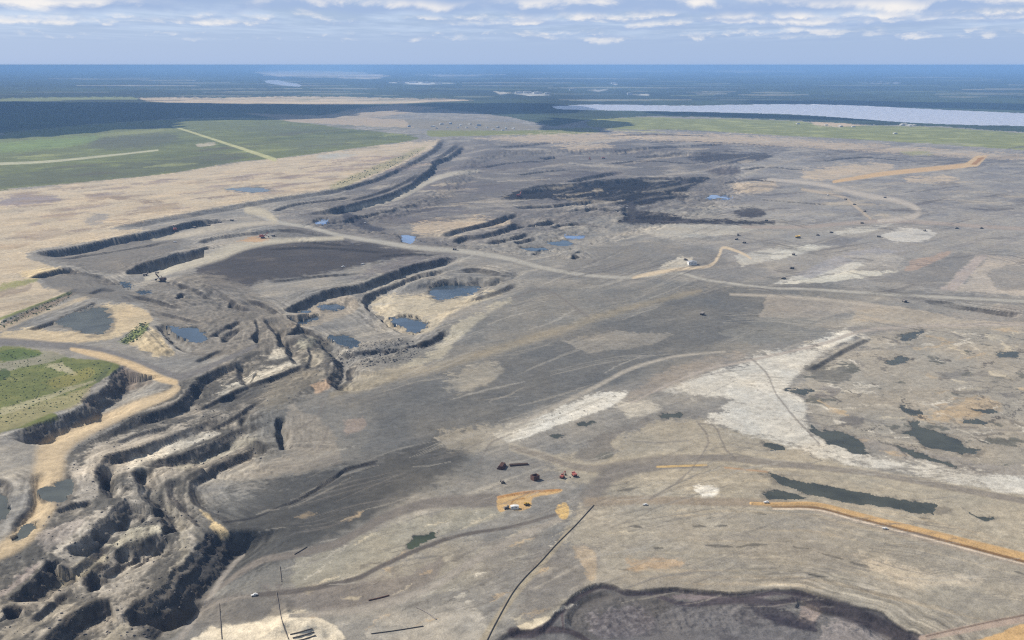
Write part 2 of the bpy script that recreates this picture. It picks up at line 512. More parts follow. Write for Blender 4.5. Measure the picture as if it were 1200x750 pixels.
# smaller benches and cuts
for pts_, h_, w_ in (([(380, 262), (410, 256), (450, 247), (490, 238)], 5, 9), ([(505, 187), (520, 179), (534, 168)], 12, 16), ([(560, 196), (600, 190), (650, 188)], 9, 20), ([(700, 192), (760, 188), (820, 192)], 9, 20), ([(860, 200), (900, 195), (950, 200)], 7, 18),
                     ([(840, 215), (880, 210), (920, 214)], 7, 16), ([(600, 205), (640, 200), (670, 198)], 10, 18), ([(740, 168), (800, 165), (870, 168), (930, 172)], 9, 24), ([(640, 223), (690, 219), (740, 215), (790, 214)], 12, 18), ([(650, 232), (700, 227), (760, 223)], 10, 16),
                     ([(660, 247), (700, 243), (730, 247)], 12, 14), ([(560, 286), (590, 280), (622, 272)], 9, 12), ([(640, 268), (660, 262), (690, 262)], 8, 12), ([(545, 268), (575, 260), (600, 256)], 9, 12), ([(760, 255), (800, 256), (850, 259)], 6, 12), ([(880, 232), (930, 236), (980, 240)], 4, 10),
                     ([(345, 380), (365, 388), (380, 398)], 7, 7), ([(530, 318), (560, 314), (600, 322)], 9, 22), ([(545, 352), (580, 341), (602, 331)], 6, 14), ([(470, 407), (500, 399), (520, 386)], 8, 10), ([(400, 413), (440, 410), (480, 409)], 6, 8),
                     ([(300, 293), (360, 289), (430, 293), (470, 297)], 5, 12), ([(310, 331), (370, 323), (430, 319)], 4, 10), ([(60, 304), (110, 297), (160, 289), (200, 282)], 5, 9), ([(200, 330), (230, 338), (250, 350)], 8, 8), ([(150, 345), (180, 350), (215, 362)], 7, 7),
                     ([(255, 340), (275, 352), (300, 365)], 9, 8), ([(290, 350), (310, 356), (330, 368)], 8, 8), ([(185, 365), (215, 372), (240, 378)], 5, 6), ([(240, 396), (262, 383), (285, 373)], 6, 7), ([(395, 238), (430, 229), (462, 218), (490, 203)], 8, 12), ([(330, 276), (370, 283), (420, 288)], 5, 8),
                     ([(205, 350), (212, 344), (222, 346)], 10, 6), ([(265, 360), (272, 352), (282, 354)], 10, 6), ([(440, 300), (480, 297), (520, 298)], 6, 9), ([(100, 345), (120, 338), (140, 341)], 6, 7), ([(700, 160), (760, 157), (850, 160)], 8, 24), ([(950, 190), (1010, 184), (1080, 190)], 5, 18), ([(620, 300), (630, 294), (640, 298)], 8, 8), ([(668, 304), (673, 297), (682, 303)], 10, 8)):
    scarp(pts_, h_, w_, 60, dark=.95, ends=.2)
_p = np.array(LL, float)
_m = np.where(NEAR & (WY < 2100) & (WX < 0))[0]
_px, _py = project(WX[_m], WY[_m], Z[_m])
_m = _m[inside(_px, _py, _p)]
Z[_m] += .45 * n8[_m] + .38 * n3[_m]
# right-hand flats
scarp([(1082, 351), (1108, 353), (1123, 357), (1150, 361), (1200, 368)], 7, 14, 60, dark=.9)
scarp([(943, 434), (965, 422), (990, 408), (1020, 394)], 4, 8, 60, dark=.6)
scarp([(330, 594), (358, 580), (389, 561), (406, 548), (442, 540)], 2.5, 3, 7, jag=.6, dark=.8)
scarp([(368, 571), (406, 551), (438, 543)], 2.2, 3, 6, jag=.6, dark=.7)
mound([(178, 380), (195, 400), (208, 412), (190, 418), (165, 408), (150, 398), (160, 388)], 9, 26, .3)
mound([(300, 749), (318, 722), (335, 708), (360, 718), (390, 735), (410, 755)], 7, 25, .15)
mound([(0, 372), (50, 353), (86, 338), (88, 343), (52, 358), (0, 380)], 4, 14, .3)
Z[WY > 30000] = 0

# ------------------------------------------------------------------ paint: colours of soils, roads, water, grass
PX, PY = project(WX, WY, Z)


def lin(r, g, b):
    f = lambda c: ((c / 255 + 0.055) / 1.055) ** 2.4 if c > 10 else c / 255 / 12.92
    return np.array([f(r), f(g), f(b)])


nF = fbm(WX / 2500, WY / 7000, 4, 95)
nF2 = fbm(WX / 1600, WY / 6000, 4, 97)
FARW = sstep(7000, 12000, WY)
wpx = (40.0 * nF * FARW + 5.0 * n400 * sstep(3000, 6000, WY) + 4.5 * n100 + 4.0 * n25 + 2.0 * n8 + .8 * n3)
wpy = (4.5 * nF2 * FARW + 2.0 * n100b + 2.2 * n25b + 1.2 * n8 + .5 * n3)
CLR = np.zeros((len(WX), 3))
# streaked soils: long smears along the hauling direction
gx0, gy0 = ground(470, 440); gx1, gy1 = ground(850, 338)
SA = math.atan2(gy1 - gy0, gx1 - gx0)
u, v = WX * math.cos(SA) + WY * math.sin(SA), -WX * math.sin(SA) + WY * math.cos(SA)
streak = fbm(u / 420, v / 34, 4, 201)
streak2 = fbm(u / 130, v / 9, 3, 221)
blot = fbm(WX / 190 + 0.5 * n400, WY / 190, 5, 241, 0.6)
base_a, base_b, base_c = lin(146, 141, 132), lin(120, 117, 112), lin(168, 161, 148)
k1 = sstep(-0.55, 0.55, blot + 0.4 * streak)[:, None]
CLR[:] = base_b * (1 - k1) + base_a * k1
k2 = sstep(0.15, 0.75, streak + 0.45 * n400 + 0.15 * streak2)[:, None]
CLR[:] = CLR * (1 - 0.8 * k2) + base_c * 0.8 * k2

REG = np.zeros(len(WX), np.int32)     # which surface object a vertex belongs to
REGIONS = [dict(name='mine_ground', label='bare grey and beige ground of the open pit mine', mat='soil')]


def crop(x0, y0, x1, y1, pad):
    return np.where((PX > x0 - pad) & (PX < x1 + pad) & (PY > y0 - pad) & (PY < y1 + pad))[0]


def new_region(**k):
    REGIONS.append(k)
    return len(REGIONS) - 1


def paint(poly, rgb, a=1.0, soft=2.0, warp=1.0, smooth=3, mottle=0.0, rgb2=None, region=None, tex=None, thr=None, flat=None):
    p = resample(list(poly) + [poly[0]], smooth)[:-1] if smooth else np.array(poly, float)
    pad = 6 * warp + soft + 3
    m = crop(p[:, 0].min(), p[:, 1].min(), p[:, 0].max(), p[:, 1].max(), pad)
    if len(m) == 0:
        return m
    s = sdf(PX[m] + warp * wpx[m], (PY[m] + warp * wpy[m]), p)
    frac = (1.5 * n100b[m] + 1.6 * n25[m] + 1.1 * n8[m] + .6 * n3[m])
    w = sstep(-soft * .8, soft * .8, s + soft * frac) * a
    c = lin(*rgb)[None, :]
    if rgb2 is not None:
        t = tex[m] if tex is not None else (blot[m] + 0.5 * n25[m])
        k = sstep(*(thr or (-0.4, 0.4)), t)[:, None]
        c = c * (1 - k) + lin(*rgb2)[None, :] * k
    if mottle:
        w = w * np.clip(1 - mottle + mottle * (1 + 1.8 * (n100[m] + 0.5 * n25[m])), 0, 1)
    CLR[m] = CLR[m] * (1 - w[:, None]) + c * w[:, None]
    if flat is not None:
        ins = s > -1.0
        lvl = np.percentile(Z[m][s > 0], 30) - flat if (s > 0).any() else 0
        Z[m[ins]] = lvl
    if region is not None:
        REG[m[s > 0]] = region
    return m[s > 0]


def stroke(pts, width, rgb, a=1.0, soft=0.4, warp=0.3, smooth=5, region=None, level=0.0, mott=0.0, raise_=0.0):
    """width in photo pixels (across), scalar or one per point"""
    p = resample(pts, smooth)
    if np.ndim(width) == 0:
        wd = lambda r: width
    else:
        tt = np.linspace(0, 1, len(width))
        wd = lambda r: np.interp(r, tt, width)
    mw = np.max(width)
    m = crop(p[:, 0].min(), p[:, 1].min(), p[:, 0].max(), p[:, 1].max(), mw + 6)
    if len(m) == 0:
        return m
    d, _, run = line_dist(PX[m] + warp * wpx[m], (PY[m] + warp * wpy[m]), p)
    hw = wd(run) / 2
    w = (1 - sstep(hw * (1 - soft), hw * (1 + soft) + 0.3, d)) * a
    if mott:
        w = w * np.clip(1 + mott * (1.5 * n25[m] + n100[m]) - mott * 0.3, 0, 1)
    CLR[m] = CLR[m] * (1 - w[:, None]) + lin(*rgb)[None, :] * w[:, None]
    core = d < hw
    if raise_:
        Z[m] += raise_ * (1 - sstep(0, 1, d / np.maximum(hw, .1)))
    if region is not None:
        REG[m[core]] = region
    FACE[m[core]] *= 0.3
    return m[core]


# --- large soil provinces
paint([(420, 185), (520, 165), (640, 160), (800, 160), (1000, 168), (1200, 182), (1260, 185), (1260, 260), (1000, 245), (800, 240), (620, 270), (480, 300), (320, 262), (400, 225)],
      (100, 96, 94), .85, 8, 2, rgb2=(140, 135, 128), tex=blot + .6 * n400, thr=(-.1, .7))
paint([(860, 175), (1000, 185), (1130, 195), (1260, 200), (1260, 300), (1100, 262), (900, 262), (840, 240), (860, 210)], (132, 128, 125), .75, 6, 2, rgb2=(150, 146, 139))
paint([(860, 270), (1000, 255), (1260, 262), (1260, 345), (1080, 340), (900, 330), (800, 318), (780, 290)], (150, 145, 137), .7, 5, 2, rgb2=(128, 124, 121), tex=streak, thr=(-.2, .5))
paint([(700, 560), (900, 545), (1260, 590), (1260, 780), (640, 780), (660, 640)], (160, 151, 134), .8, 8, 3, rgb2=(142, 135, 123))
paint([(640, 545), (760, 500), (860, 500), (1000, 545), (1200, 590), (1200, 650), (900, 585), (700, 575)], (160, 151, 133), .7, 5, 2)
paint([(940, 440), (1050, 385), (1260, 370), (1260, 570), (1100, 545), (1000, 520), (950, 495)], (154, 146, 134), .85, 4, 2, rgb2=(138, 132, 125))
paint([(330, 380), (385, 400), (385, 455), (330, 500), (335, 530), (290, 545), (225, 565), (275, 620), (240, 690), (200, 749), (0, 780), (-60, 780), (-60, 640), (0, 640), (60, 560), (90, 520), (160, 480), (215, 445), (280, 415)],
      (86, 83, 77), .92, 4, 2, rgb2=(142, 135, 124), tex=n100 + .8 * n25 + .5 * n8 + .5 * STRK, thr=(-0.15, .75))
# lilac-grey crumbly tops in the terraces
for q in ([(60, 640), (110, 610), (150, 585), (170, 600), (120, 640), (80, 665)], [(85, 560), (110, 520), (170, 505), (230, 500), (190, 530), (130, 560)],
          [(130, 575), (170, 560), (230, 530), (300, 505), (280, 525), (200, 560), (160, 585)], [(170, 700), (215, 650), (205, 620), (225, 620), (228, 650), (190, 705), (150, 740)],
          [(130, 650), (185, 625), (195, 640), (150, 690), (115, 700), (110, 670)]):
    paint(q, (180, 171, 157), .7, 4, 2.5, mottle=.5)

for q, c, a in (([(255, 455), (300, 437), (345, 425), (346, 430), (305, 445), (262, 462)], (196, 188, 172), .8), ([(310, 418), (335, 409), (341, 416), (318, 421)], (192, 184, 168), .8), ([(150, 545), (166, 530), (215, 511), (256, 507), (205, 530), (162, 552)], (204, 196, 180), .8),
                ([(86, 540), (106, 558), (114, 580), (94, 590), (84, 570)], (178, 170, 158), .7), ([(60, 692), (90, 680), (122, 660), (126, 650), (100, 656), (74, 672)], (168, 158, 136), .75), ([(128, 640), (150, 622), (184, 614), (190, 622), (150, 642)], (180, 172, 152), .75),
                ([(120, 752), (168, 706), (198, 672), (210, 642), (206, 616), (216, 611), (222, 640), (204, 678), (174, 712), (140, 752)], (156, 148, 132), .7), ([(0, 740), (50, 715), (90, 705), (60, 725), (10, 752)], (160, 152, 138), .7), ([(40, 625), (75, 612), (100, 610), (80, 630), (50, 645)], (166, 156, 146), .7),
                ([(0, 690), (30, 668), (48, 660), (30, 680), (0, 702)], (158, 146, 138), .7), ([(205, 545), (245, 530), (290, 512), (300, 516), (250, 538), (212, 552)], (150, 145, 130), .7), ([(196, 590), (215, 600), (240, 625), (238, 632), (212, 612), (192, 600)], (150, 143, 130), .7),
                ([(365, 432), (376, 425), (378, 415), (370, 410), (360, 420)], (178, 168, 148), .6), ([(270, 400), (292, 385), (296, 396), (280, 412)], (160, 152, 138), .6), ([(350, 400), (368, 395), (365, 405), (352, 412)], (150, 146, 128), .6)):
    paint(q, c, a, 2.5, 1.2, mottle=.3)
paint([(255, 470), (290, 452), (330, 440), (340, 446), (300, 462), (262, 482)], (84, 82, 78), .8, 2.5, 1.0)
paint([(330, 438), (372, 430), (380, 445), (350, 460), (330, 485), (310, 480), (315, 455)], (118, 112, 100), .7, 3, 1)

# --- grey sweep of graded fill through the middle
paint([(300, 480), (400, 445), (480, 405), (560, 362), (640, 332), (900, 332), (1000, 345), (900, 400), (780, 440), (690, 462), (600, 495), (545, 560), (440, 620), (300, 700), (228, 700), (240, 600), (300, 560)], (112, 110, 105), .85, 10, 2, rgb2=(128, 124, 116), tex=blot, thr=(-.2, .7))
# --- dark grey flats in the middle
flat_dark = (104, 103, 98)
paint([(470, 445), (560, 425), (660, 395), (760, 358), (850, 340), (960, 345), (930, 360), (880, 388), (790, 418), (720, 448), (670, 462), (600, 492), (560, 506), (480, 545), (430, 572), (350, 640), (255, 665), (238, 625), (280, 605), (330, 560), (400, 545), (430, 520), (440, 480), (410, 468)],
      (100, 99, 96), .9, 6, 2, rgb2=(118, 116, 111), tex=blot + .5 * streak, thr=(0, .8))
paint([(240, 610), (300, 570), (360, 560), (440, 545), (470, 570), (420, 610), (350, 640), (255, 668)], (78, 77, 74), .7, 8, 2, mottle=.3)
paint([(218, 700), (228, 670), (240, 632), (270, 606), (310, 575), (345, 558), (420, 545), (470, 520), (560, 505), (548, 532), (508, 568), (440, 606), (385, 636), (310, 660), (250, 685)], (74, 73, 70), .85, 9, 1.6, rgb2=(92, 90, 86), tex=blot + .4 * n25, thr=(0, .8))
paint([(690, 290), (760, 285), (830, 292), (850, 310), (800, 318), (700, 320), (660, 312)], (118, 115, 110), .8, 3, 1.5)
paint([(600, 350), (660, 345), (700, 360), (670, 385), (600, 395), (560, 400)], (126, 122, 114), .6, 4, 2)
paint([(800, 315), (880, 305), (900, 318), (850, 330)], (120, 117, 113), .6, 3, 1)
paint([(230, 305), (300, 285), (380, 280), (470, 289), (500, 294), (450, 305), (380, 320), (310, 330), (250, 345), (235, 325)], (62, 58, 57), .95, 3, 1.5, rgb2=(80, 75, 71), tex=streak + n100, thr=(0, .9))
paint([(400, 250), (414, 251), (437, 265), (452, 268), (440, 272), (420, 266), (404, 258)], (62, 62, 68), .95, 1.5, .6)
paint([(330, 268), (400, 279), (380, 283), (320, 278)], (104, 101, 97), .8, 2, .5)
for q in ([(450, 242), (540, 243), (560, 250), (470, 248)], [(500, 214), (590, 216), (600, 224), (530, 224), (490, 222)], [(470, 300), (530, 302), (520, 310), (440, 322), (410, 326)],
          [(510, 200), (560, 190), (640, 192), (600, 198)], [(430, 250), (520, 258), (560, 266), (480, 262)]):
    paint(q, (98, 93, 94), .7, 2.5, 2, mottle=.4)
# oil sand, nearly black
oil = (20, 18, 20)
paint([(587, 231), (610, 224), (638, 220), (690, 213), (740, 211), (790, 210), (832, 209), (815, 217), (806, 222), (803, 235), (790, 233), (762, 239), (737, 241), (711, 238), (689, 240), (671, 236), (638, 233), (605, 236)], oil, .97, 1.5, 1.0, rgb2=(48, 45, 47), tex=n100 + .4 * streak, thr=(0.2, .9))
paint([(724, 261), (742, 248), (777, 250), (815, 257), (900, 259), (900, 263), (815, 262), (777, 263), (745, 262)], (36, 32, 33), .94, 1.5, 1.0)
paint([(858, 246), (880, 243), (896, 248), (890, 254), (866, 254)], (46, 42, 44), .9, 2, 1.2)
paint([(800, 182), (850, 178), (905, 182), (880, 190), (820, 190)], (46, 44, 47), .85, 2, 1.5)
paint([(828, 197), (862, 196), (866, 203), (840, 205)], (74, 70, 72), .85, 2, 1.0)
paint([(640, 206), (700, 200), (730, 203), (690, 209)], (84, 80, 82), .8, 2, 1.2)
paint([(735, 240), (742, 238), (750, 256), (742, 262), (733, 252)], (56, 54, 58), .9, 1.5, .8)
paint([(800, 208), (806, 208), (806, 218), (800, 218)], (74, 72, 76), .6, 2, .8)

# --- the cleared sand plain, the meadows, the forest
r_sand = new_region(name='sand_plain', label='tan cleared sand plain between the meadow and the pit wall', mat='soil')
paint([(-800, 233), (0, 222), (60, 216), (150, 208), (220, 199), (280, 190), (340, 184), (430, 172), (500, 165), (516, 164), (505, 174), (460, 197), (400, 219), (300, 235), (228, 248), (177, 257), (130, 268), (177, 268), (106, 283), (30, 296), (60, 312), (100, 320), (80, 322), (40, 325), (50, 335), (86, 340), (0, 372), (-60, 400), (-800, 480)],
      (182, 167, 143), 1, 1.5, .8, region=r_sand, rgb2=(156, 143, 124), tex=fbm(u / 500, v / 90, 4, 301), thr=(0.0, .7))
for q, c, a in (([(0, 233), (30, 228), (60, 229), (70, 235), (40, 239), (0, 241)], (135, 125, 125), .95), ([(95, 227), (130, 228), (165, 235), (190, 236), (185, 240), (150, 235), (110, 231)], (132, 116, 100), .85),
                ([(265, 220), (300, 219), (318, 222), (300, 226), (272, 224)], (150, 155, 150), .9), ([(370, 182), (400, 180), (420, 181), (405, 185), (378, 186)], (165, 165, 158), .8),
                ([(98, 257), (115, 252), (130, 254), (120, 262), (104, 263)], (140, 134, 128), .8), ([(20, 278), (60, 268), (75, 272), (50, 282)], (150, 134, 116), .6),
                ([(155, 248), (190, 241), (215, 243), (190, 250)], (150, 132, 108), .7), ([(0, 287), (40, 282), (30, 290), (0, 292)], (160, 140, 115), .6),
                ([(380, 188), (430, 180), (440, 184), (400, 193)], (182, 166, 145), .6), ([(50, 252), (90, 248), (80, 256), (45, 258)], (162, 145, 122), .6)):
    paint(q, c, a, 1.5, 1.3, mottle=.2)
for i in range(150):                                             # smears of darker crust on the sand
    x0 = rng.uniform(0, 460); t = (x0) / 500
    y0 = rng.uniform(226 - 50 * t, 290 - 100 * t)
    L = rng.uniform(14, 60)
    stroke([(x0, y0), (x0 + L * .5, y0 - L * .05 + rng.uniform(-1, 1)), (x0 + L, y0 - L * .10)], [0.6, rng.uniform(1.2, 3.2), .4], [(150, 132, 112), (128, 112, 100), (192, 174, 146), (134, 120, 116)][i % 4], .6, .9, .8)
paint([(0, 333), (40, 326), (38, 331), (0, 342)], (126, 128, 74), .8, 1.5, .8)
paint([(0, 340), (36, 334), (30, 342), (0, 348)], (142, 128, 112), .8, 1.5, .8)
paint([(385, 218), (430, 198), (490, 174), (500, 172), (470, 190), (430, 207), (395, 222)], (138, 134, 96), .6, 1.5, .6)
r_mead = new_region(name='meadow', label='green far meadow crossed by two pale tracks beside the sand plain', mat='grass')
paint([(-900, 172), (-60, 160), (0, 156), (100, 146), (200, 140), (280, 139), (340, 142), (400, 150), (450, 155), (488, 160), (480, 165), (420, 173), (330, 185), (275, 190), (200, 203), (100, 213), (0, 222), (-60, 226), (-900, 262)],
      (100, 104, 56), 1, .6, .2, region=r_mead, rgb2=(124, 130, 70), tex=blot + .5 * n400, thr=(-.1, .8))
for q, c, a in (([(0, 205), (80, 198), (200, 186), (260, 181), (290, 186), (200, 202), (80, 214), (0, 220)], (82, 84, 58), .7), ([(100, 163), (170, 155), (210, 160), (180, 172), (110, 174)], (84, 84, 62), .75),
                ([(270, 150), (340, 146), (420, 155), (380, 158), (300, 156)], (92, 96, 66), .6), ([(330, 168), (400, 160), (470, 160), (430, 168), (350, 178)], (98, 102, 72), .6),
                ([(0, 168), (60, 162), (120, 160), (80, 172), (0, 178)], (120, 140, 70), .6)):
    paint(q, c, a, 3, 1.5)
for i in range(60):
    x0, y0 = rng.uniform(-20, 460), 0
    y0 = rng.uniform(max(142, 160 - x0 * .1), 218 - x0 * .11)
    L = rng.uniform(20, 110)
    stroke([(x0, y0), (x0 + L * .5, y0 - L * .04 + rng.uniform(-1, 1)), (x0 + L, y0 - L * .07)], [.3, rng.uniform(1, 5), .3], [(84, 78, 60), (96, 100, 58), (140, 142, 84), (70, 78, 44)][i % 4], rng.uniform(.3, .7), .9, .6, smooth=4)
for i in range(50):
    x0 = rng.uniform(680, 1200)
    y0 = rng.uniform(143, 152) + max(0, x0 - 850) * .045
    L = rng.uniform(20, 120)
    stroke([(x0, y0), (x0 + L * .5, y0 + L * .03), (x0 + L, y0 + L * .05)], [.3, rng.uniform(.6, 2.6), .3], [(56, 66, 40), (84, 92, 56), (168, 164, 108), (52, 62, 40)][i % 4], rng.uniform(.4, .8), .9, .3, smooth=4)
stroke([(0, 192), (60, 189), (130, 182), (185, 176)], [2.6, 2.2, 1.4], (176, 172, 140), .9, .3, .1)
stroke([(203, 148), (240, 160), (280, 173), (322, 187)], [1.6, 2.2, 4.0], (178, 174, 122), .9, .3, .1)
paint([(230, 169), (250, 167), (252, 170), (232, 172)], (170, 160, 135), .9, .6, .2)
r_mead2 = new_region(name='meadow', label='long green strip of reclaimed meadow between the pit and the pale lake', mat='grass')
paint([(690, 140), (760, 137), (800, 139), (850, 139), (933, 142), (973, 146), (1100, 149), (1200, 156), (1260, 158), (1900, 186), (1900, 235), (1260, 180), (1200, 176), (1100, 169), (1000, 163), (900, 158), (800, 152), (740, 152), (690, 148)],
      (122, 124, 70), 1, .6, .2, region=r_mead2, rgb2=(156, 156, 96), tex=blot, thr=(-.2, .7))
r_mead3 = new_region(name='meadow', label='thin green strip beyond the pit beside the far plant', mat='grass')
paint([(500, 153), (540, 152), (600, 153), (640, 152), (690, 150), (700, 156), (640, 158), (560, 159), (505, 160)], (122, 124, 70), 1, .6, .2, region=r_mead3)
r_for = new_region(name='forest', label='dark green far forest stretching to the hazy horizon', mat='forest', kind='stuff')
far = PY < 1e9
edge_x = np.array([-4000, 0, 100, 215, 300, 420, 470, 520, 560, 600, 650, 690, 760, 850, 933, 973, 1100, 1200, 1260, 4000])
edge_y = np.array([170, 156, 146, 139, 138, 140, 130, 128, 132, 138, 148, 140, 136, 138, 141, 145, 148, 155, 157, 260])
fm = GY[:, None].repeat(NC, 1).ravel() < np.interp(PX, edge_x, edge_y) + 0.5 * wpy
REG[fm] = r_for
ft = sstep(-.5, .6, .8 * n400 + 1.3 * fbm(WX / 2600, WY / 7000, 5, 401, .65))[:, None]
CLR[fm] = (lin(36, 46, 32) * (1 - ft) + lin(64, 76, 50) * ft)[fm]
# clearings and pale workings inside the forest
cl = (196, 180, 152)
for q, c in (([(160, 115), (260, 114), (400, 113), (540, 116), (556, 118), (480, 121), (380, 123), (250, 121), (170, 119)], (206, 186, 156)), ([(300, 84), (350, 82), (420, 84), (458, 89), (430, 92), (360, 91), (310, 88)], (236, 216, 186)),
             ([(40, 80.2), (140, 80), (230, 81.2), (180, 82), (80, 81.2)], (190, 180, 165)),
             ([(0, 115), (160, 114), (160, 117), (60, 119), (0, 119)], (140, 146, 96)), ([(460, 97), (490, 95.5), (527, 98), (500, 99.5)], (225, 220, 210)),
             ([(600, 109), (625, 108), (650, 111), (620, 112.5)], (222, 218, 208)), ([(580, 107), (600, 108.5), (590, 111)], (200, 190, 170)), ([(490, 88), (560, 87), (590, 88), (520, 90)], (190, 180, 160)),
             ([(800, 83), (860, 82.3), (950, 83.5), (860, 85)], (205, 200, 190)), ([(700, 83), (780, 82.5), (800, 83.5), (740, 84.3)], (190, 190, 186)), ([(715, 98), (725, 97), (722, 100)], (200, 195, 185)), ([(290, 133), (380, 136), (420, 128), (470, 122), (520, 126), (470, 133), (430, 138), (520, 143), (500, 150), (430, 148), (340, 143)], (168, 152, 130)),
             ([(730, 111), (755, 110), (750, 112.5)], (200, 195, 180)), ([(1010, 97), (1050, 96.5), (1040, 98)], (170, 165, 160)), ([(690, 105), (720, 105.5), (700, 107)], (180, 176, 168)),
             ([(950, 143), (980, 144), (1015, 147), (980, 149), (955, 147)], (190, 168, 138)), ([(1055, 145), (1075, 146), (1068, 148)], (200, 195, 185)), ([(470, 139), (600, 143), (640, 150), (600, 153), (510, 153), (480, 148)], (128, 122, 108))):
    paint(q, c, .9, .8, .45, smooth=0)
for i in range(170):                                  # thin cutlines, roads and muskeg in the forest
    y0 = 80 + 38 * rng.random() ** .8
    x0 = rng.uniform(-40, 1200)
    L = rng.uniform(20, 160)
    c_ = [(34, 42, 30), (150, 146, 122), (40, 50, 34), (112, 118, 88), (186, 176, 154), (30, 38, 30)][i % 6]
    m_ = stroke([(x0, y0), (x0 + L * .5, y0 + rng.uniform(-.3, .3)), (x0 + L, y0 + rng.uniform(-.5, .5))], [.2, rng.uniform(.3, 1.6) * (y0 - 70) / 40, .2], c_, rng.uniform(.3, .8), .9, .15, smooth=3)
r_riv = new_region(name='river', label='short pale reach of river in the far forest', mat='lake')
paint([(310, 95), (322, 94), (350, 99), (345, 101), (318, 98)], (200, 205, 215), 1, .4, .1, region=r_riv, flat=0)
r_lake = new_region(name='lake', label='long pale lilac lake beyond the mine', mat='lake')
paint([(647, 124.5), (690, 122.8), (733, 122.8), (800, 123.8), (900, 122.5), (967, 122.6), (1033, 125), (1133, 130), (1200, 133), (1300, 137), (1900, 160), (1900, 205), (1300, 153), (1200, 147.5), (1133, 146), (1060, 143), (1013, 139.5), (933, 134), (833, 131), (740, 129.5), (660, 128)],
      (205, 207, 218), 1, .4, .12, region=r_lake, flat=0.0)
# pale ground round the upper pit rim
for q in ([(560, 162), (640, 157), (720, 156), (760, 160), (700, 166), (620, 167)], [(720, 158), (860, 158), (1000, 168), (1120, 176), (1200, 182), (1200, 187), (1060, 180), (900, 170), (760, 164)], [(940, 200), (1000, 192), (1050, 196), (1000, 208), (945, 210)], [(860, 215), (910, 213), (900, 224), (860, 226)], [(1060, 208), (1110, 206), (1120, 212), (1070, 214)],
          [(650, 170), (700, 168), (720, 172), (670, 176)], [(480, 262), (560, 255), (600, 262), (540, 270), (490, 274)]):
    paint(q, (186, 168, 142), .7, 2, 1.5, mottle=.3)
paint([(1055, 178), (1080, 176), (1095, 181), (1070, 182)], (140, 140, 92), .7, 1.5, .5)

# --- near meadow and berms
r_near = new_region(name='meadow', label='small green meadow with sandy stripes above the cut bank', mat='grass')
paint([(-700, 400), (0, 405), (25, 406), (50, 412), (90, 420), (130, 425), (139, 430), (124, 442), (110, 452), (98, 464), (90, 474), (60, 484), (0, 508), (-700, 640)],
      (98, 104, 56), 1, 1.2, .8, region=r_near, rgb2=(122, 122, 72), tex=n100 + .6 * n25, thr=(-.3, .7))
for q, c, a in (([(0, 425), (45, 416), (50, 412), (75, 417), (60, 423), (20, 432), (0, 434)], (140, 134, 118), .8), ([(0, 490), (50, 470), (100, 455), (110, 450), (95, 474), (60, 484), (0, 508)], (158, 146, 112), .55),
                ([(0, 478), (60, 460), (110, 446), (100, 452), (50, 470), (0, 488)], (176, 166, 136), .6), ([(0, 412), (20, 408), (48, 414), (35, 420), (0, 422)], (70, 88, 40), .8), ([(0, 435), (8, 432), (12, 440), (0, 446)], (56, 74, 32), .8),
                ([(48, 428), (72, 424), (74, 428), (90, 438), (86, 440), (60, 431)], (170, 160, 132), .8), ([(112, 446), (124, 430), (130, 428), (118, 447)], (72, 80, 56), .7), ([(50, 448), (100, 432), (110, 440), (70, 455)], (140, 130, 70), .5)):
    paint(q, c, a, 1.2, .8, mottle=.3)
paint([(136, 400), (150, 390), (165, 378), (176, 378), (165, 395), (150, 403)], (104, 116, 52), .85, 1.5, .8)
paint([(150, 402), (170, 390), (178, 382), (195, 402), (205, 415), (190, 418), (168, 410)], (184, 168, 136), .85, 2, 1.0, mottle=.3)
paint([(0, 380), (50, 358), (86, 342), (84, 347), (52, 364), (0, 388)], (124, 108, 90), .8, 1.5, .6)
stroke([(0, 374), (40, 359), (84, 342)], 2.6, (112, 118, 66), .9, .4, .3)
stroke([(0, 386), (50, 366), (110, 346)], 4, (170, 156, 132), .7, .5, .4)
paint([(0, 392), (40, 384), (60, 388), (130, 388), (140, 395), (90, 402), (0, 398)], (190, 172, 140), .85, 2, .8)
paint([(110, 360), (150, 356), (180, 375), (140, 392), (128, 390), (132, 372)], (190, 172, 140), .85, 2, .8)
paint([(60, 312), (76, 316), (60, 324), (30, 326), (28, 318)], (200, 180, 140), .7, 2, .8)
paint([(140, 432), (160, 430), (180, 446), (165, 455), (140, 462), (118, 468), (104, 478), (100, 470), (124, 456)], (140, 124, 110), .8, 2, 1.2, rgb2=(100, 95, 88))
# upper-left cut floor
paint([(40, 300), (130, 285), (200, 272), (215, 280), (200, 297), (150, 318), (110, 318), (75, 308)], (112, 107, 100), .85, 2, 1.2)
paint([(45, 322), (95, 318), (140, 336), (180, 350), (150, 355), (90, 345), (60, 338)], (106, 102, 96), .85, 2, 1.2)
paint([(150, 340), (250, 320), (330, 366), (345, 400), (240, 420), (215, 400), (180, 370)], (126, 119, 109), .75, 3, 1.5, rgb2=(90, 87, 82), tex=n100 + .7 * n25, thr=(-.2, .5))
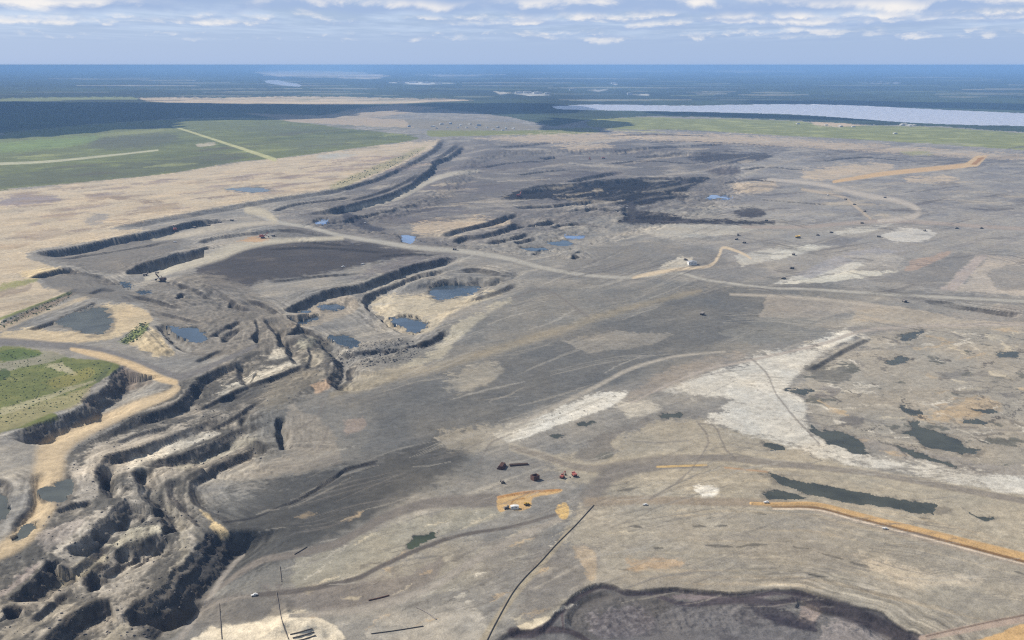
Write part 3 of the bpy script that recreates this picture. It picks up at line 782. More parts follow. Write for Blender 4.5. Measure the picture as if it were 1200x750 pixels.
# basin floor, pale silt
paint([(430, 352), (455, 346), (500, 345), (515, 352), (560, 345), (575, 338), (590, 345), (545, 360), (520, 375), (500, 390), (470, 390), (445, 370)], (186, 174, 150), .8, 2, 1.2, mottle=.3)
paint([(335, 372), (370, 355), (400, 345), (420, 350), (415, 365), (380, 378), (350, 385)], (160, 148, 130), .7, 2, 1.5, mottle=.3)
paint([(470, 428), (500, 420), (530, 385), (560, 365), (585, 352), (600, 352), (565, 372), (540, 395), (520, 415), (490, 428)], (178, 170, 150), .7, 3, 1.0)
stroke([(390, 462), (440, 448), (520, 428), (620, 398), (720, 366), (820, 340)], [7, 8, 9, 8, 7, 5], (148, 136, 112), .5, .9, .6)
paint([(400, 455), (430, 432), (480, 432), (520, 428), (470, 440), (420, 460)], (158, 148, 128), .6, 3, 1)
paint([(515, 445), (560, 425), (590, 430), (570, 450), (530, 460)], (166, 158, 142), .6, 4, 2, mottle=.4)
# --- white sand
wh, wh2 = (214, 208, 194), (150, 145, 134)
speck = fbm(u / 15, v / 6, 3, 501, .7)
paint([(580, 510), (598, 498), (650, 480), (690, 463), (722, 456), (738, 462), (705, 482), (650, 500), (606, 516), (588, 516)], (204, 200, 190), .95, 2.0, .8, rgb2=(104, 100, 92), tex=speck, thr=(.34, .50))
paint([(778, 456), (830, 435), (880, 420), (905, 413), (940, 412), (985, 388), (1004, 392), (972, 410), (945, 430), (925, 450), (942, 470), (950, 500), (1000, 525), (1100, 545), (1215, 566), (1215, 578), (1100, 562), (1000, 543), (900, 515), (850, 502), (835, 490), (852, 475), (845, 465), (810, 462)],
      (194, 189, 178), .93, 5, 1.6, rgb2=(150, 144, 134), tex=speck + .4 * n100, thr=(.30, .62))
paint([(975, 392), (990, 387), (1003, 391), (985, 402), (965, 407)], (216, 208, 192), .9, 1.5, .6)
paint([(530, 505), (580, 500), (640, 490), (560, 530), (530, 528), (515, 515)], (170, 162, 146), .55, 4, 2, mottle=.6)
paint([(722, 470), (760, 470), (775, 480), (740, 490), (725, 486)], (196, 188, 172), .6, 3, 1.5, mottle=.4)
paint([(816, 570), (830, 568), (842, 572), (840, 582), (822, 584)], (224, 220, 210), .8, 2.5, 1.0, mottle=.4)
paint([(735, 462), (790, 430), (860, 415), (870, 420), (800, 448), (745, 467)], (142, 133, 122), .8, 3, .8)
paint([(215, 755), (250, 735), (300, 728), (325, 708), (345, 712), (380, 728), (395, 755)], (214, 202, 180), .95, 2, 1.0, mottle=.15)
paint([(480, 720), (540, 700), (575, 730), (560, 750), (440, 750), (430, 735)], (182, 174, 160), .6, 3, 2, mottle=.6)
# --- right-hand flats, lanes and pads
for q, c in (([(914, 333), (1001, 317), (1052, 318), (1022, 324), (976, 330)], (204, 198, 182)), ([(905, 333), (960, 315), (1005, 306), (1016, 311), (990, 318)], (188, 184, 174)), ([(1029, 276), (1057, 267), (1087, 269), (1098, 273), (1087, 282), (1052, 284)], (190, 186, 178)),
             ([(970, 272), (1010, 265), (1045, 263), (1020, 272), (985, 276)], (182, 178, 168)), ([(1062, 317), (1123, 296), (1143, 300), (1103, 339), (1052, 332), (1019, 329)], (120, 117, 113)), ([(1065, 306), (1115, 294), (1110, 300), (1075, 316), (1060, 318)], (160, 140, 124)),
             ([(1103, 339), (1143, 301), (1158, 299), (1120, 341)], (164, 153, 146)), ([(1120, 341), (1155, 305), (1160, 300), (1215, 300), (1215, 348)], (172, 162, 149)), ([(930, 322), (990, 296), (1030, 290), (1060, 294), (1000, 306), (950, 326)], (146, 143, 143)),
             ([(960, 287), (985, 278), (1010, 280), (990, 288)], (112, 110, 110)), ([(860, 300), (920, 287), (975, 288), (930, 300), (870, 312)], (176, 172, 162)), ([(985, 300), (1040, 296), (1060, 302), (1050, 315), (1010, 308)], (158, 152, 143)),
             ([(900, 298), (950, 286), (960, 290), (905, 306)], (192, 188, 176)), ([(1155, 320), (1180, 310), (1215, 312), (1215, 340), (1170, 340)], (132, 128, 122)), ([(775, 310), (800, 300), (812, 303), (805, 316), (770, 320)], (188, 180, 164)),
             ([(1000, 355), (1060, 360), (1130, 375), (1200, 378), (1200, 390), (1100, 385), (1000, 375)], (166, 155, 138)), ([(900, 345), (1000, 352), (1040, 358), (960, 372), (890, 372)], (150, 142, 131)), ([(740, 268), (800, 262), (900, 266), (860, 275), (780, 280)], (168, 163, 152)),
             ([(660, 400), (720, 388), (790, 392), (760, 405), (690, 414)], (138, 133, 124)), ([(840, 390), (900, 372), (960, 376), (940, 395), (880, 405)], (122, 120, 114))):
    paint(q, c, .8, 1.2, .5, smooth=0)
paint([(950, 382), (965, 380), (970, 388), (955, 396), (915, 402), (898, 392), (920, 386)], (118, 116, 110), .7, 3, 2)
# disturbed marshy ground on the right: dark puddled mud
mud = fbm(WX / 60, WY / 60, 4, 551)
paint([(940, 440), (1000, 400), (1100, 385), (1200, 395), (1200, 540), (1100, 530), (1000, 510), (955, 490)], (92, 92, 84), .85, 3, 1, mottle=0, rgb2=(152, 145, 132), tex=-mud + .15 - .2 * n8, thr=(-.26, -.16))
paint([(943, 432), (960, 425), (985, 430), (998, 443), (975, 450), (955, 443)], (100, 98, 92), .85, 1.5, 1.5, mottle=.3)
paint([(955, 456), (975, 450), (985, 458), (965, 468)], (120, 114, 108), .8, 2, 1.5)
paint([(980, 492), (1000, 486), (1012, 492), (1005, 502), (990, 498)], (104, 100, 96), .8, 2, 1.5)
paint([(1095, 438), (1120, 433), (1130, 438), (1110, 446)], (126, 122, 116), .8, 2, 1.2)
paint([(1060, 490), (1140, 470), (1170, 480), (1120, 495)], (182, 156, 118), .5, 5, 2)
paint([(672, 528), (700, 512), (730, 500), (760, 492), (765, 496), (730, 508), (715, 522), (725, 530), (700, 540), (680, 538)], (112, 108, 103), .8, 1.5, 1.5, mottle=.2)
paint([(695, 535), (715, 530), (720, 535), (705, 540)], (96, 96, 90), .8, 1, 1)
for (x0, y0, x1, y1) in [(737, 617, 752, 618), (762, 642, 775, 643), (812, 616, 826, 617), (836, 617, 852, 616), (828, 639, 858, 641), (862, 641, 900, 638), (725, 668, 755, 667), (930, 640, 948, 642), (964, 649, 990, 655), (996, 659, 1030, 667), (1040, 671, 1060, 680), (948, 673, 970, 677), (985, 683, 1022, 692), (722, 575, 750, 572), (880, 601, 900, 604), (1188, 669, 1200, 673), (1079, 606, 1091, 608)]:
    stroke([(x0, y0), ((x0 + x1) / 2, (y0 + y1) / 2 + rng.uniform(-1, 1)), (x1, y1)], [.8, rng.uniform(2.2, 4), .6], (92, 88, 80), .85, .6, .8)
paint([(735, 655), (790, 655), (800, 662), (745, 670)], (178, 150, 116), .6, 4, 1)
paint([(1010, 650), (1040, 660), (1100, 672), (1160, 682), (1080, 688), (1030, 672)], (196, 182, 160), .6, 5, 2)
paint([(630, 650), (690, 640), (700, 670), (650, 710), (620, 725), (610, 700)], (122, 117, 111), .8, 5, 2, rgb2=(150, 143, 132), tex=n25 + streak2, thr=(.1, .8))
paint([(670, 642), (695, 645), (700, 675), (692, 682), (685, 665)], (178, 158, 130), .6, 3, 1.5)
paint([(500, 640), (600, 625), (640, 610), (600, 665), (540, 690), (470, 700), (440, 680)], (134, 127, 117), .6, 5, 2, rgb2=(152, 145, 130))
paint([(310, 690), (440, 678), (520, 650), (500, 690), (420, 715), (330, 712)], (116, 109, 104), .7, 4, 2, mottle=.3)
paint([(230, 700), (320, 698), (345, 710), (320, 725), (240, 735), (215, 730)], (102, 98, 93), .75, 4, 1.5)
paint([(345, 655), (420, 630), (470, 610), (560, 595), (590, 605), (500, 632), (430, 670), (345, 688)], (150, 145, 130), .75, 3, 1.2)
paint([(330, 500), (345, 470), (350, 480), (385, 500), (400, 540), (340, 555), (270, 560), (300, 545), (335, 528)], (142, 134, 122), .6, 3, 1.2)
paint([(363, 450), (385, 445), (386, 455), (370, 460)], (186, 158, 130), .7, 2, 1)
paint([(235, 598), (252, 608), (268, 620), (270, 628), (260, 630), (245, 612)], (190, 170, 132), .85, 2, 1.0)
paint([(405, 495), (425, 488), (428, 500), (405, 510)], (150, 134, 122), .6, 2, 1)
# --- tailings cell
r_cell = new_region(name='tailings_cell', label='dark purple grey tailings cell with a black curved rim', mat='soil')
rim = [(560, 770), (600, 740), (628, 739), (646, 724), (663, 706), (684, 691), (701, 685), (719, 687), (734, 693), (762, 692), (795, 690), (833, 694), (870, 695), (900, 691), (935, 692), (963, 701), (996, 709), (1032, 718), (1044, 727), (1062, 739), (1075, 743), (1090, 758), (1130, 900), (560, 900)]
paint(rim, (104, 101, 99), 1, 1.0, .12, region=r_cell, rgb2=(76, 74, 73), tex=n100 + .8 * n25, thr=(0, .8))
paint([(668, 735), (665, 718), (680, 702), (700, 692), (740, 698), (790, 700), (780, 720), (720, 748), (670, 752)], (86, 82, 79), .8, 4, 1.5)
paint([(790, 712), (850, 708), (900, 716), (950, 740), (960, 755), (740, 755), (760, 730)], (108, 105, 105), .8, 4, 1.0, rgb2=(80, 77, 79), tex=n25 + .6 * n8, thr=(0, .6))
paint([(940, 715), (957, 707), (962, 716), (950, 732), (935, 728)], (160, 146, 138), .8, 2.5, .8)
paint([(985, 722), (1020, 735), (1045, 752), (960, 752), (970, 735)], (146, 138, 134), .7, 4, 1)
paint([(800, 695), (880, 697), (905, 694), (890, 702), (830, 704), (790, 702)], (128, 118, 120), .8, 2, .6)
paint([(876, 706), (905, 712), (930, 722), (955, 730), (948, 736), (915, 733), (890, 722)], (62, 58, 62), .85, 3, .8)
paint([(690, 720), (740, 712), (770, 725), (750, 745), (700, 748)], (96, 90, 92), .7, 4, 2, rgb2=(128, 122, 122), tex=n8 + .6 * n3, thr=(-.1, .5))
for ln_, w_, c_ in (([(600, 744), (628, 742), (650, 724), (668, 707), (690, 693), (703, 688), (720, 690), (736, 697), (765, 695), (800, 693), (835, 697), (872, 698), (905, 695), (935, 696)], [7, 9, 7, 5, 4, 4, 3.5, 3, 3, 3, 4, 5, 5, 5], (62, 56, 60)),
                    ([(935, 697), (965, 708), (1000, 720), (1035, 735), (1060, 747), (1085, 765)], [8, 18, 20, 20, 18, 16], (54, 48, 52)),
                    ([(734, 692), (770, 698), (800, 708), (840, 705), (880, 703), (910, 708), (940, 700), (960, 704)], [3, 4, 5, 8, 9, 8, 8, 6], (70, 64, 68)),
                    ([(659, 735), (660, 715), (672, 702), (692, 692)], [2, 3, 3, 2], (84, 74, 74)), ([(600, 740), (640, 738), (668, 740), (690, 752)], [10, 9, 7, 5], (64, 56, 58)),
                    ([(898, 722), (925, 730), (955, 738)], [5, 10, 5], (58, 54, 60))):
    stroke(ln_, w_, c_, .92, .4, .25)
paint([(606, 733), (622, 728), (640, 722), (645, 724), (630, 734), (612, 738)], (206, 192, 166), .9, 1.2, .8)

# --- smears along the benches of the great pit
for i in range(170):
    x0, y0 = rng.uniform(420, 1200), 0
    y0 = rng.uniform(166 if x0 > 540 else 215, 262 if x0 > 560 else 285)
    L = rng.uniform(15, 90)
    s_ = rng.normal(-.06, .07)
    b_ = rng.uniform(-.05, .05) * L
    c_ = [(164, 156, 143), (80, 76, 77), (152, 145, 134), (92, 87, 85), (172, 160, 140)][i % 5]
    stroke([(x0, y0), (x0 + L * .4, y0 + s_ * L * .4 + b_), (x0 + L, y0 + s_ * L)], [.3, rng.uniform(.8, 4.0), .3], c_, rng.uniform(.35, .75), .9, .6, smooth=4)
# --- grading lines that follow the berm
for i in range(110):
    dy = rng.uniform(-45, 95)
    x0 = rng.uniform(690, 1000)
    L = rng.uniform(40, 300)
    xs = np.linspace(x0, x0 + L, 6)
    ys = np.interp(xs, [690, 880, 956, 1001, 1052, 1128, 1215], [590, 592, 594, 604, 617, 636, 658]) + dy
    c_ = [(184, 172, 148), (128, 119, 106), (176, 158, 130), (146, 138, 124)][i % 4]
    stroke(list(zip(xs, ys)), [.3, rng.uniform(.8, 3.2), .3], c_, rng.uniform(.15, .38), .9, .8, smooth=3)
# --- washes on the lower centre and the marsh
for i in range(140):
    if i % 2:
        x0, y0 = rng.uniform(930, 1200), rng.uniform(385, 545)
        s_ = rng.normal(.12, .2)
    else:
        x0, y0 = rng.uniform(330, 660), rng.uniform(600, 740)
        s_ = rng.normal(-.4, .15)
    L = rng.uniform(8, 46)
    c_ = [(196, 184, 160), (104, 99, 92), (182, 160, 128), (112, 107, 102), (210, 202, 186)][i % 5]
    stroke([(x0, y0), (x0 + L * .4, y0 + s_ * L * .4 + rng.uniform(-2, 2)), (x0 + L, y0 + s_ * L)], [.4, rng.uniform(1, 5), .4], c_, rng.uniform(.35, .75), .9, 1.6, smooth=4)

# --- cut faces: exposed dark seams, with the shade of the walls darkened into the colour
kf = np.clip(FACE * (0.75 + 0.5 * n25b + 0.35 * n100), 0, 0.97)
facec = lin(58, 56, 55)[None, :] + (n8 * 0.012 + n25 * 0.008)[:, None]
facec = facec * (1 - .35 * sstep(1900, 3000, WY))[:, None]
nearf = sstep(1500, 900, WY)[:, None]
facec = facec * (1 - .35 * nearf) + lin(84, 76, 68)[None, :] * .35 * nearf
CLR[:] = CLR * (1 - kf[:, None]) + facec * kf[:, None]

# --- grit: crust, dust and clods break every soil up
soilm = (REG == 0) | (REG == r_sand) | (REG == r_cell)
g = 1 + .11 * n25 + .13 * n8 + .12 * n100 + .10 * streak2 * sstep(3200, 1600, WY) + .05 * streak2 + .10 * n3 + .80 * STRK * np.where(WY < 6000, 1, .4)
dust = sstep(.22, .60, n25b + .6 * n8 + .5 * n400)
clod = sstep(.30, .62, n8 + .5 * n3 + .7 * n100b)
patch = sstep(.18, .5, fbm(WX / 70, WY / 45, 5, 611, .65)) * sstep(-.2, .4, n400)
patch2 = sstep(.2, .5, fbm(WX / 60 + 30, WY / 38, 5, 631, .65)) * sstep(-.2, .4, -n400)
k = np.where(soilm, 1.0, 0.0)
CLR *= (1 + (g - 1) * k)[:, None]
warm = 1 + .05 * (n100 + blot)[:, None] * np.array([1.0, .1, -1.2])[None, :] * k[:, None]
CLR *= warm
CLR += (CLR * .14) * (dust * k)[:, None]
CLR *= (1 - .20 * clod * k)[:, None]
CLR *= (1 + .16 * patch * k)[:, None]
CLR *= (1 - .18 * patch2 * k)[:, None]
CLR *= np.where(soilm[:, None], np.array([1.0, .985, .95])[None, :], 1.0)

# --- roads, each its own surface
ROAD = (170, 160, 142)


def road(pts, width, rgb, label, a=.92, edge=None, **k):
    if edge is not None:
        stroke(pts, np.array(width) * 1.35 + 1.0, edge, .55, .6, .4)
    r = new_region(name='haul_road', label=label, mat='soil')
    stroke(pts, width, rgb, a, .4, .16, region=r, mott=.06, **k)
    w_ = np.array(width) * .30
    stroke(pts, w_, tuple(int(c * 1.07) for c in rgb), .5, .7, .3)          # packed centre, wheel-polished


road([(300, 250), (325, 260), (361, 266), (399, 276), (442, 283), (487, 290), (538, 294), (574, 299), (600, 304), (633, 313), (684, 322), (742, 325), (793, 320), (823, 327), (856, 332), (900, 337), (951, 339), (1014, 343), (1077, 347), (1140, 350), (1215, 354)],
     [6, 4, 4, 4.6, 5.4, 5.6, 5.4, 5, 4, 3.4, 3.2, 3.2, 2.8, 2.6, 2.6, 3, 3.4, 3.4, 3.4, 3.4, 3.4], (158, 153, 141), 'long pale haul road crossing the whole mine past the ponded basin', edge=(112, 106, 98))
road([(172, 326), (203, 315), (253, 300), (285, 288), (330, 282), (401, 279)], [6, 10, 13, 8, 5, 4], (168, 160, 142), 'pale haul road running down beside the black cut wall')
road([(180, 280), (210, 276), (250, 269), (300, 262), (325, 261)], [5, 7, 8, 6, 4], (164, 155, 138), 'haul road under the northern black wall')
road([(406, 246), (442, 238), (472, 229), (503, 212), (528, 204), (560, 200)], [5, 6, 6, 6, 5, 3], (160, 153, 138), 'pale ramp along the foot of the upper pit wall')
road([(290, 246), (310, 250), (322, 258)], [8, 10, 6], (172, 162, 140), 'short road spur at the top of the pit ramp')
road([(-60, 398), (0, 400), (46, 403), (89, 407), (127, 413), (165, 426), (193, 436), (213, 441), (250, 428), (300, 405)], [9, 9, 9, 8, 7, 7, 7, 7, 5, 4], (110, 106, 102), 'dark grey haul road above the near meadow')
road([(84, 409), (127, 419), (162, 431), (187, 443), (205, 448)], [4, 8, 8, 9, 7], (192, 168, 130), 'tan shoulder road beside the dark haul road')
road([(207, 455), (196, 463), (165, 474), (127, 491), (89, 509), (63, 527), (58, 545), (55, 568), (50, 598), (20, 634), (-30, 660)], [8, 12, 14, 15, 19, 34, 34, 22, 22, 18, 16], (184, 164, 132), 'wide tan sand haul road dropping below the cut bank')
road([(600, 524), (638, 535), (671, 546), (701, 549), (742, 543), (790, 538), (853, 537), (900, 542), (960, 548), (1027, 556), (1128, 574), (1215, 590)], [5, 6, 9, 12, 8, 8, 7, 6, 6, 7, 7, 7], (126, 118, 107), 'brown grey haul road curving across the pale flats', edge=(176, 164, 140))
road([(690, 583), (705, 566), (722, 554), (777, 547), (828, 546)], [22, 20, 10, 6, 4], (116, 110, 102), 'dark road junction beside the equipment yard')
road([(690, 588), (760, 586), (830, 588), (900, 590), (956, 594)], [11, 10, 9, 9, 7], (140, 127, 109), 'straight brown haul road leaving the yard')
road([(956, 598), (1001, 609), (1052, 623), (1128, 643), (1215, 664)], [5, 5, 6, 7, 8], (150, 138, 122), 'haul road below the orange berm')
road([(300, 697), (351, 692), (414, 679), (452, 661), (503, 639), (541, 627), (600, 617), (651, 603)], [5, 6, 5, 5, 5, 4, 3.5, 3], (88, 82, 76), 'narrow dark track above the lower pipe sand')
road([(240, 700), (300, 660), (338, 651), (389, 639), (422, 623), (452, 606), (503, 590), (581, 586)], [3, 7, 8, 9, 9, 10, 14, 16], (112, 105, 97), 'brown grey road rising to the orange equipment pad')
road([(340, 722), (411, 716), (465, 704), (503, 689), (541, 666), (600, 633), (660, 606)], [4, 8, 9, 9, 9, 8, 6], (148, 140, 128), 'pale grey curved road below the equipment pad')
road([(205, 757), (236, 716), (250, 694), (262, 674), (285, 650)], [8, 6, 6, 6, 4], (136, 129, 120), 'grey track round the foot of the tall brown wall')
road([(236, 716), (262, 704), (300, 697)], [5, 5, 4], (122, 115, 106), 'short dark track joining the pit floor')
road([(560, 760), (600, 700), (640, 655), (668, 620)], [9, 8, 7, 5], (156, 145, 124), 'pale strip track beside the long pipeline')
road([(742, 325), (790, 316), (830, 312), (842, 300), (848, 290), (870, 297), (880, 303)], [3, 5, 4, 3.2, 3, 3, 2], (190, 172, 144), 'tan spur looping round the white building')
road([(870, 266), (940, 266), (990, 262), (1040, 259), (1100, 262), (1160, 266), (1215, 269)], [3.5, 3.5, 4, 5, 4, 4, 4], (150, 138, 126), 'far brown road between the pale pads')
road([(900, 210), (960, 216), (1010, 228), (1050, 235), (1075, 245), (1070, 254), (1030, 259)], [3, 4, 5, 5, 6, 6, 4], (168, 158, 144), 'far hooked haul road joining the brown road')
road([(940, 222), (985, 230), (1000, 240), (1020, 256)], [3, 3.2, 3, 3], (164, 150, 130), 'far track lined with parked machines')
road([(740, 472), (780, 452), (830, 432), (870, 424), (960, 404), (1010, 388), (1080, 382), (1200, 380)], [2.6, 2.6, 3, 3, 4, 4, 4, 4], (158, 148, 136), 'pale track skirting the white sand', a=.7)
road([(590, 505), (640, 482), (700, 452), (740, 432), (790, 418), (850, 412)], [5, 5, 5, 4, 3, 2], (160, 152, 138), 'light track along the edge of the dark flat', a=.7)
road([(856, 345), (930, 348), (1010, 356), (1060, 362)], [3, 4, 4, 3], (164, 154, 138), 'faint parallel lane below the long haul road', a=.6)
# orange ramps and berms
r_or = new_region(name='orange_ramp', label='orange sand ramp leading to a square pad beyond the pit', mat='soil')
stroke([(977, 213), (1033, 204), (1090, 198), (1130, 194)], [3, 5, 5, 5], (188, 158, 116), .95, .3, .1, region=r_or)
paint([(1124, 197), (1143, 183), (1158, 182), (1146, 195)], (190, 162, 120), .95, .6, .1, smooth=0, region=r_or)
paint([(1137, 193), (1147, 185), (1154, 184.5), (1144, 193)], (150, 110, 62), .9, .5, .1, smooth=0)
r_be = new_region(name='berm', label='long orange sand berm edging the lower haul road', mat='soil')
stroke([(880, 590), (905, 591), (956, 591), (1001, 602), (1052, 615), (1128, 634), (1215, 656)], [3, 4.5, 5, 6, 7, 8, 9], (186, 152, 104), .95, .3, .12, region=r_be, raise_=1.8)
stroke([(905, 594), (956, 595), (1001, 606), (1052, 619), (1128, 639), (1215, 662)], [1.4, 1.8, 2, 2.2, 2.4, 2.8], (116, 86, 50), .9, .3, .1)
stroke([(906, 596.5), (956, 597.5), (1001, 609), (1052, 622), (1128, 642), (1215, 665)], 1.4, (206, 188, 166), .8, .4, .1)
r_be2 = new_region(name='berm', label='orange sand bank at the corner below the beige flat', mat='soil')
paint([(1130, 755), (1160, 746), (1230, 730), (1260, 800), (1120, 800)], (190, 156, 108), .95, 1, .3, region=r_be2)
stroke([(1080, 748), (1120, 740), (1160, 732), (1215, 722)], [6, 8, 9, 10], (166, 146, 130), .8, .3, .2)
stroke([(1085, 746), (1150, 731), (1215, 718)], [1.4, 1.6, 2], (104, 88, 76), .8, .4, .2)
r_pad = new_region(name='equipment_pad', label='orange sand equipment pad with a white cabin', mat='soil')
paint([(583, 582), (600, 579), (640, 575), (658, 573), (655, 578), (625, 583), (622, 594), (608, 599), (595, 597), (588, 600), (583, 596)], (188, 156, 108), .97, .8, .3, region=r_pad)
stroke([(584, 583), (610, 578), (656, 574)], [2.5, 3.5, 2], (170, 126, 78), .9, .4, .2, raise_=1.2)
stroke([(598, 592), (602, 586), (614, 584)], 1.6, (150, 110, 60), .8, .4, .2)
r_pad2 = new_region(name='equipment_pad', label='small pale orange sand pad beside the long pipeline', mat='soil')
paint([(653, 591), (664, 589), (668, 600), (664, 608), (655, 607), (652, 600)], (198, 166, 108), .95, 1, .4, region=r_pad2)
stroke([(828, 545), (800, 546), (770, 547)], 2, (190, 160, 104), .9, .4, .1)
stroke([(880, 551), (850, 548), (900, 553)], 1.8, (176, 140, 104), .7, .4, .1)
paint([(278, 282), (300, 278), (318, 280), (300, 284)], (176, 142, 104), .8, 1.5, .5)

for pl_ in ([(330, 594), (358, 580), (389, 561), (406, 549), (442, 540)], [(368, 572), (406, 552), (440, 543)], [(335, 590), (300, 606), (262, 612)]):
    stroke(pl_, [1.2, 2.2, 1.6], (44, 43, 43), .85, .5, .15)
# --- wheel tracks and scrapes
for i in range(330):
    zone = i % 3
    if zone == 0:
        x0, y0 = rng.uniform(420, 1150), rng.uniform(330, 560)
    elif zone == 1 and i % 2:
        x0, y0 = rng.uniform(640, 1200), rng.uniform(220, 345)
    else:
        x0, y0 = rng.uniform(300, 1150), rng.uniform(520, 720)
    L = rng.uniform(20, 110) * (0.6 if zone == 1 else 1)
    s_ = rng.normal(-.30, .12) if x0 < 850 else rng.normal(0.02, .14)
    b_ = rng.uniform(-.06, .06) * L
    c_ = [(162, 156, 144), (98, 95, 91), (150, 143, 130), (116, 111, 105)][i % 4]
    stroke([(x0, y0), (x0 + L * .5, y0 + s_ * L * .5 + b_), (x0 + L, y0 + s_ * L)], [.3, rng.uniform(.7, 2.2), .3], c_, rng.uniform(.25, .6), .8, .5, smooth=4)
for i in range(150):
    zone = i % 3
    if zone == 0:
        x0, y0 = rng.uniform(420, 1150), rng.uniform(330, 560)
    elif zone == 1:
        x0, y0 = rng.uniform(640, 1200), rng.uniform(220, 345)
    else:
        x0, y0 = rng.uniform(300, 1150), rng.uniform(540, 730)
    L = rng.uniform(30, 130) * (0.6 if zone == 1 else 1)
    s_ = rng.normal(-.32, .10) if x0 < 850 else rng.normal(0.04, .14)
    b_ = rng.uniform(-.05, .05) * L
    gap = rng.uniform(1.6, 3.2) * (0.6 if zone == 1 else 1)
    c_ = [(152, 146, 134), (92, 88, 84), (112, 106, 98)][i % 3]
    for q_ in range(int(rng.integers(2, 6))):
        o_ = q_ * gap + rng.uniform(-.4, .4)
        dx_ = rng.uniform(-8, 8)
        stroke([(x0 + dx_, y0 + o_), (x0 + dx_ + L * .5, y0 + o_ + s_ * L * .5 + b_), (x0 + dx_ + L, y0 + o_ + s_ * L)], [.3, rng.uniform(.5, 1.0), .3], c_, rng.uniform(.25, .6), .8, .25, smooth=4)
for pts in ([(820, 497), (838, 500), (850, 525), (862, 537)], [(880, 420), (900, 440), (915, 470), (960, 520)], [(600, 350), (640, 340), (690, 372)], [(760, 586), (800, 560), (830, 520), (820, 497)],
            [(380, 470), (370, 490), (345, 505)], [(385, 500), (380, 515), (372, 530)], [(655, 603), (620, 612), (600, 618)], [(560, 545), (575, 520), (600, 508)]):
    stroke(pts, 1.8, (112, 105, 97), .6, .5, .3)

for i in range(90):
    x0, y0 = rng.uniform(945, 1200), rng.uniform(392, 540)
    L = rng.uniform(5, 26)
    s_ = rng.normal(.1, .35)
    stroke([(x0, y0), (x0 + L * .5, y0 + s_ * L * .5 + rng.uniform(-2, 2)), (x0 + L, y0 + s_ * L)], [.4, rng.uniform(.9, 3.2), .4], [(74, 70, 64), (92, 86, 78), (84, 80, 76), (198, 190, 174)][i % 4], rng.uniform(.5, .9), .7, 2.2, smooth=4)
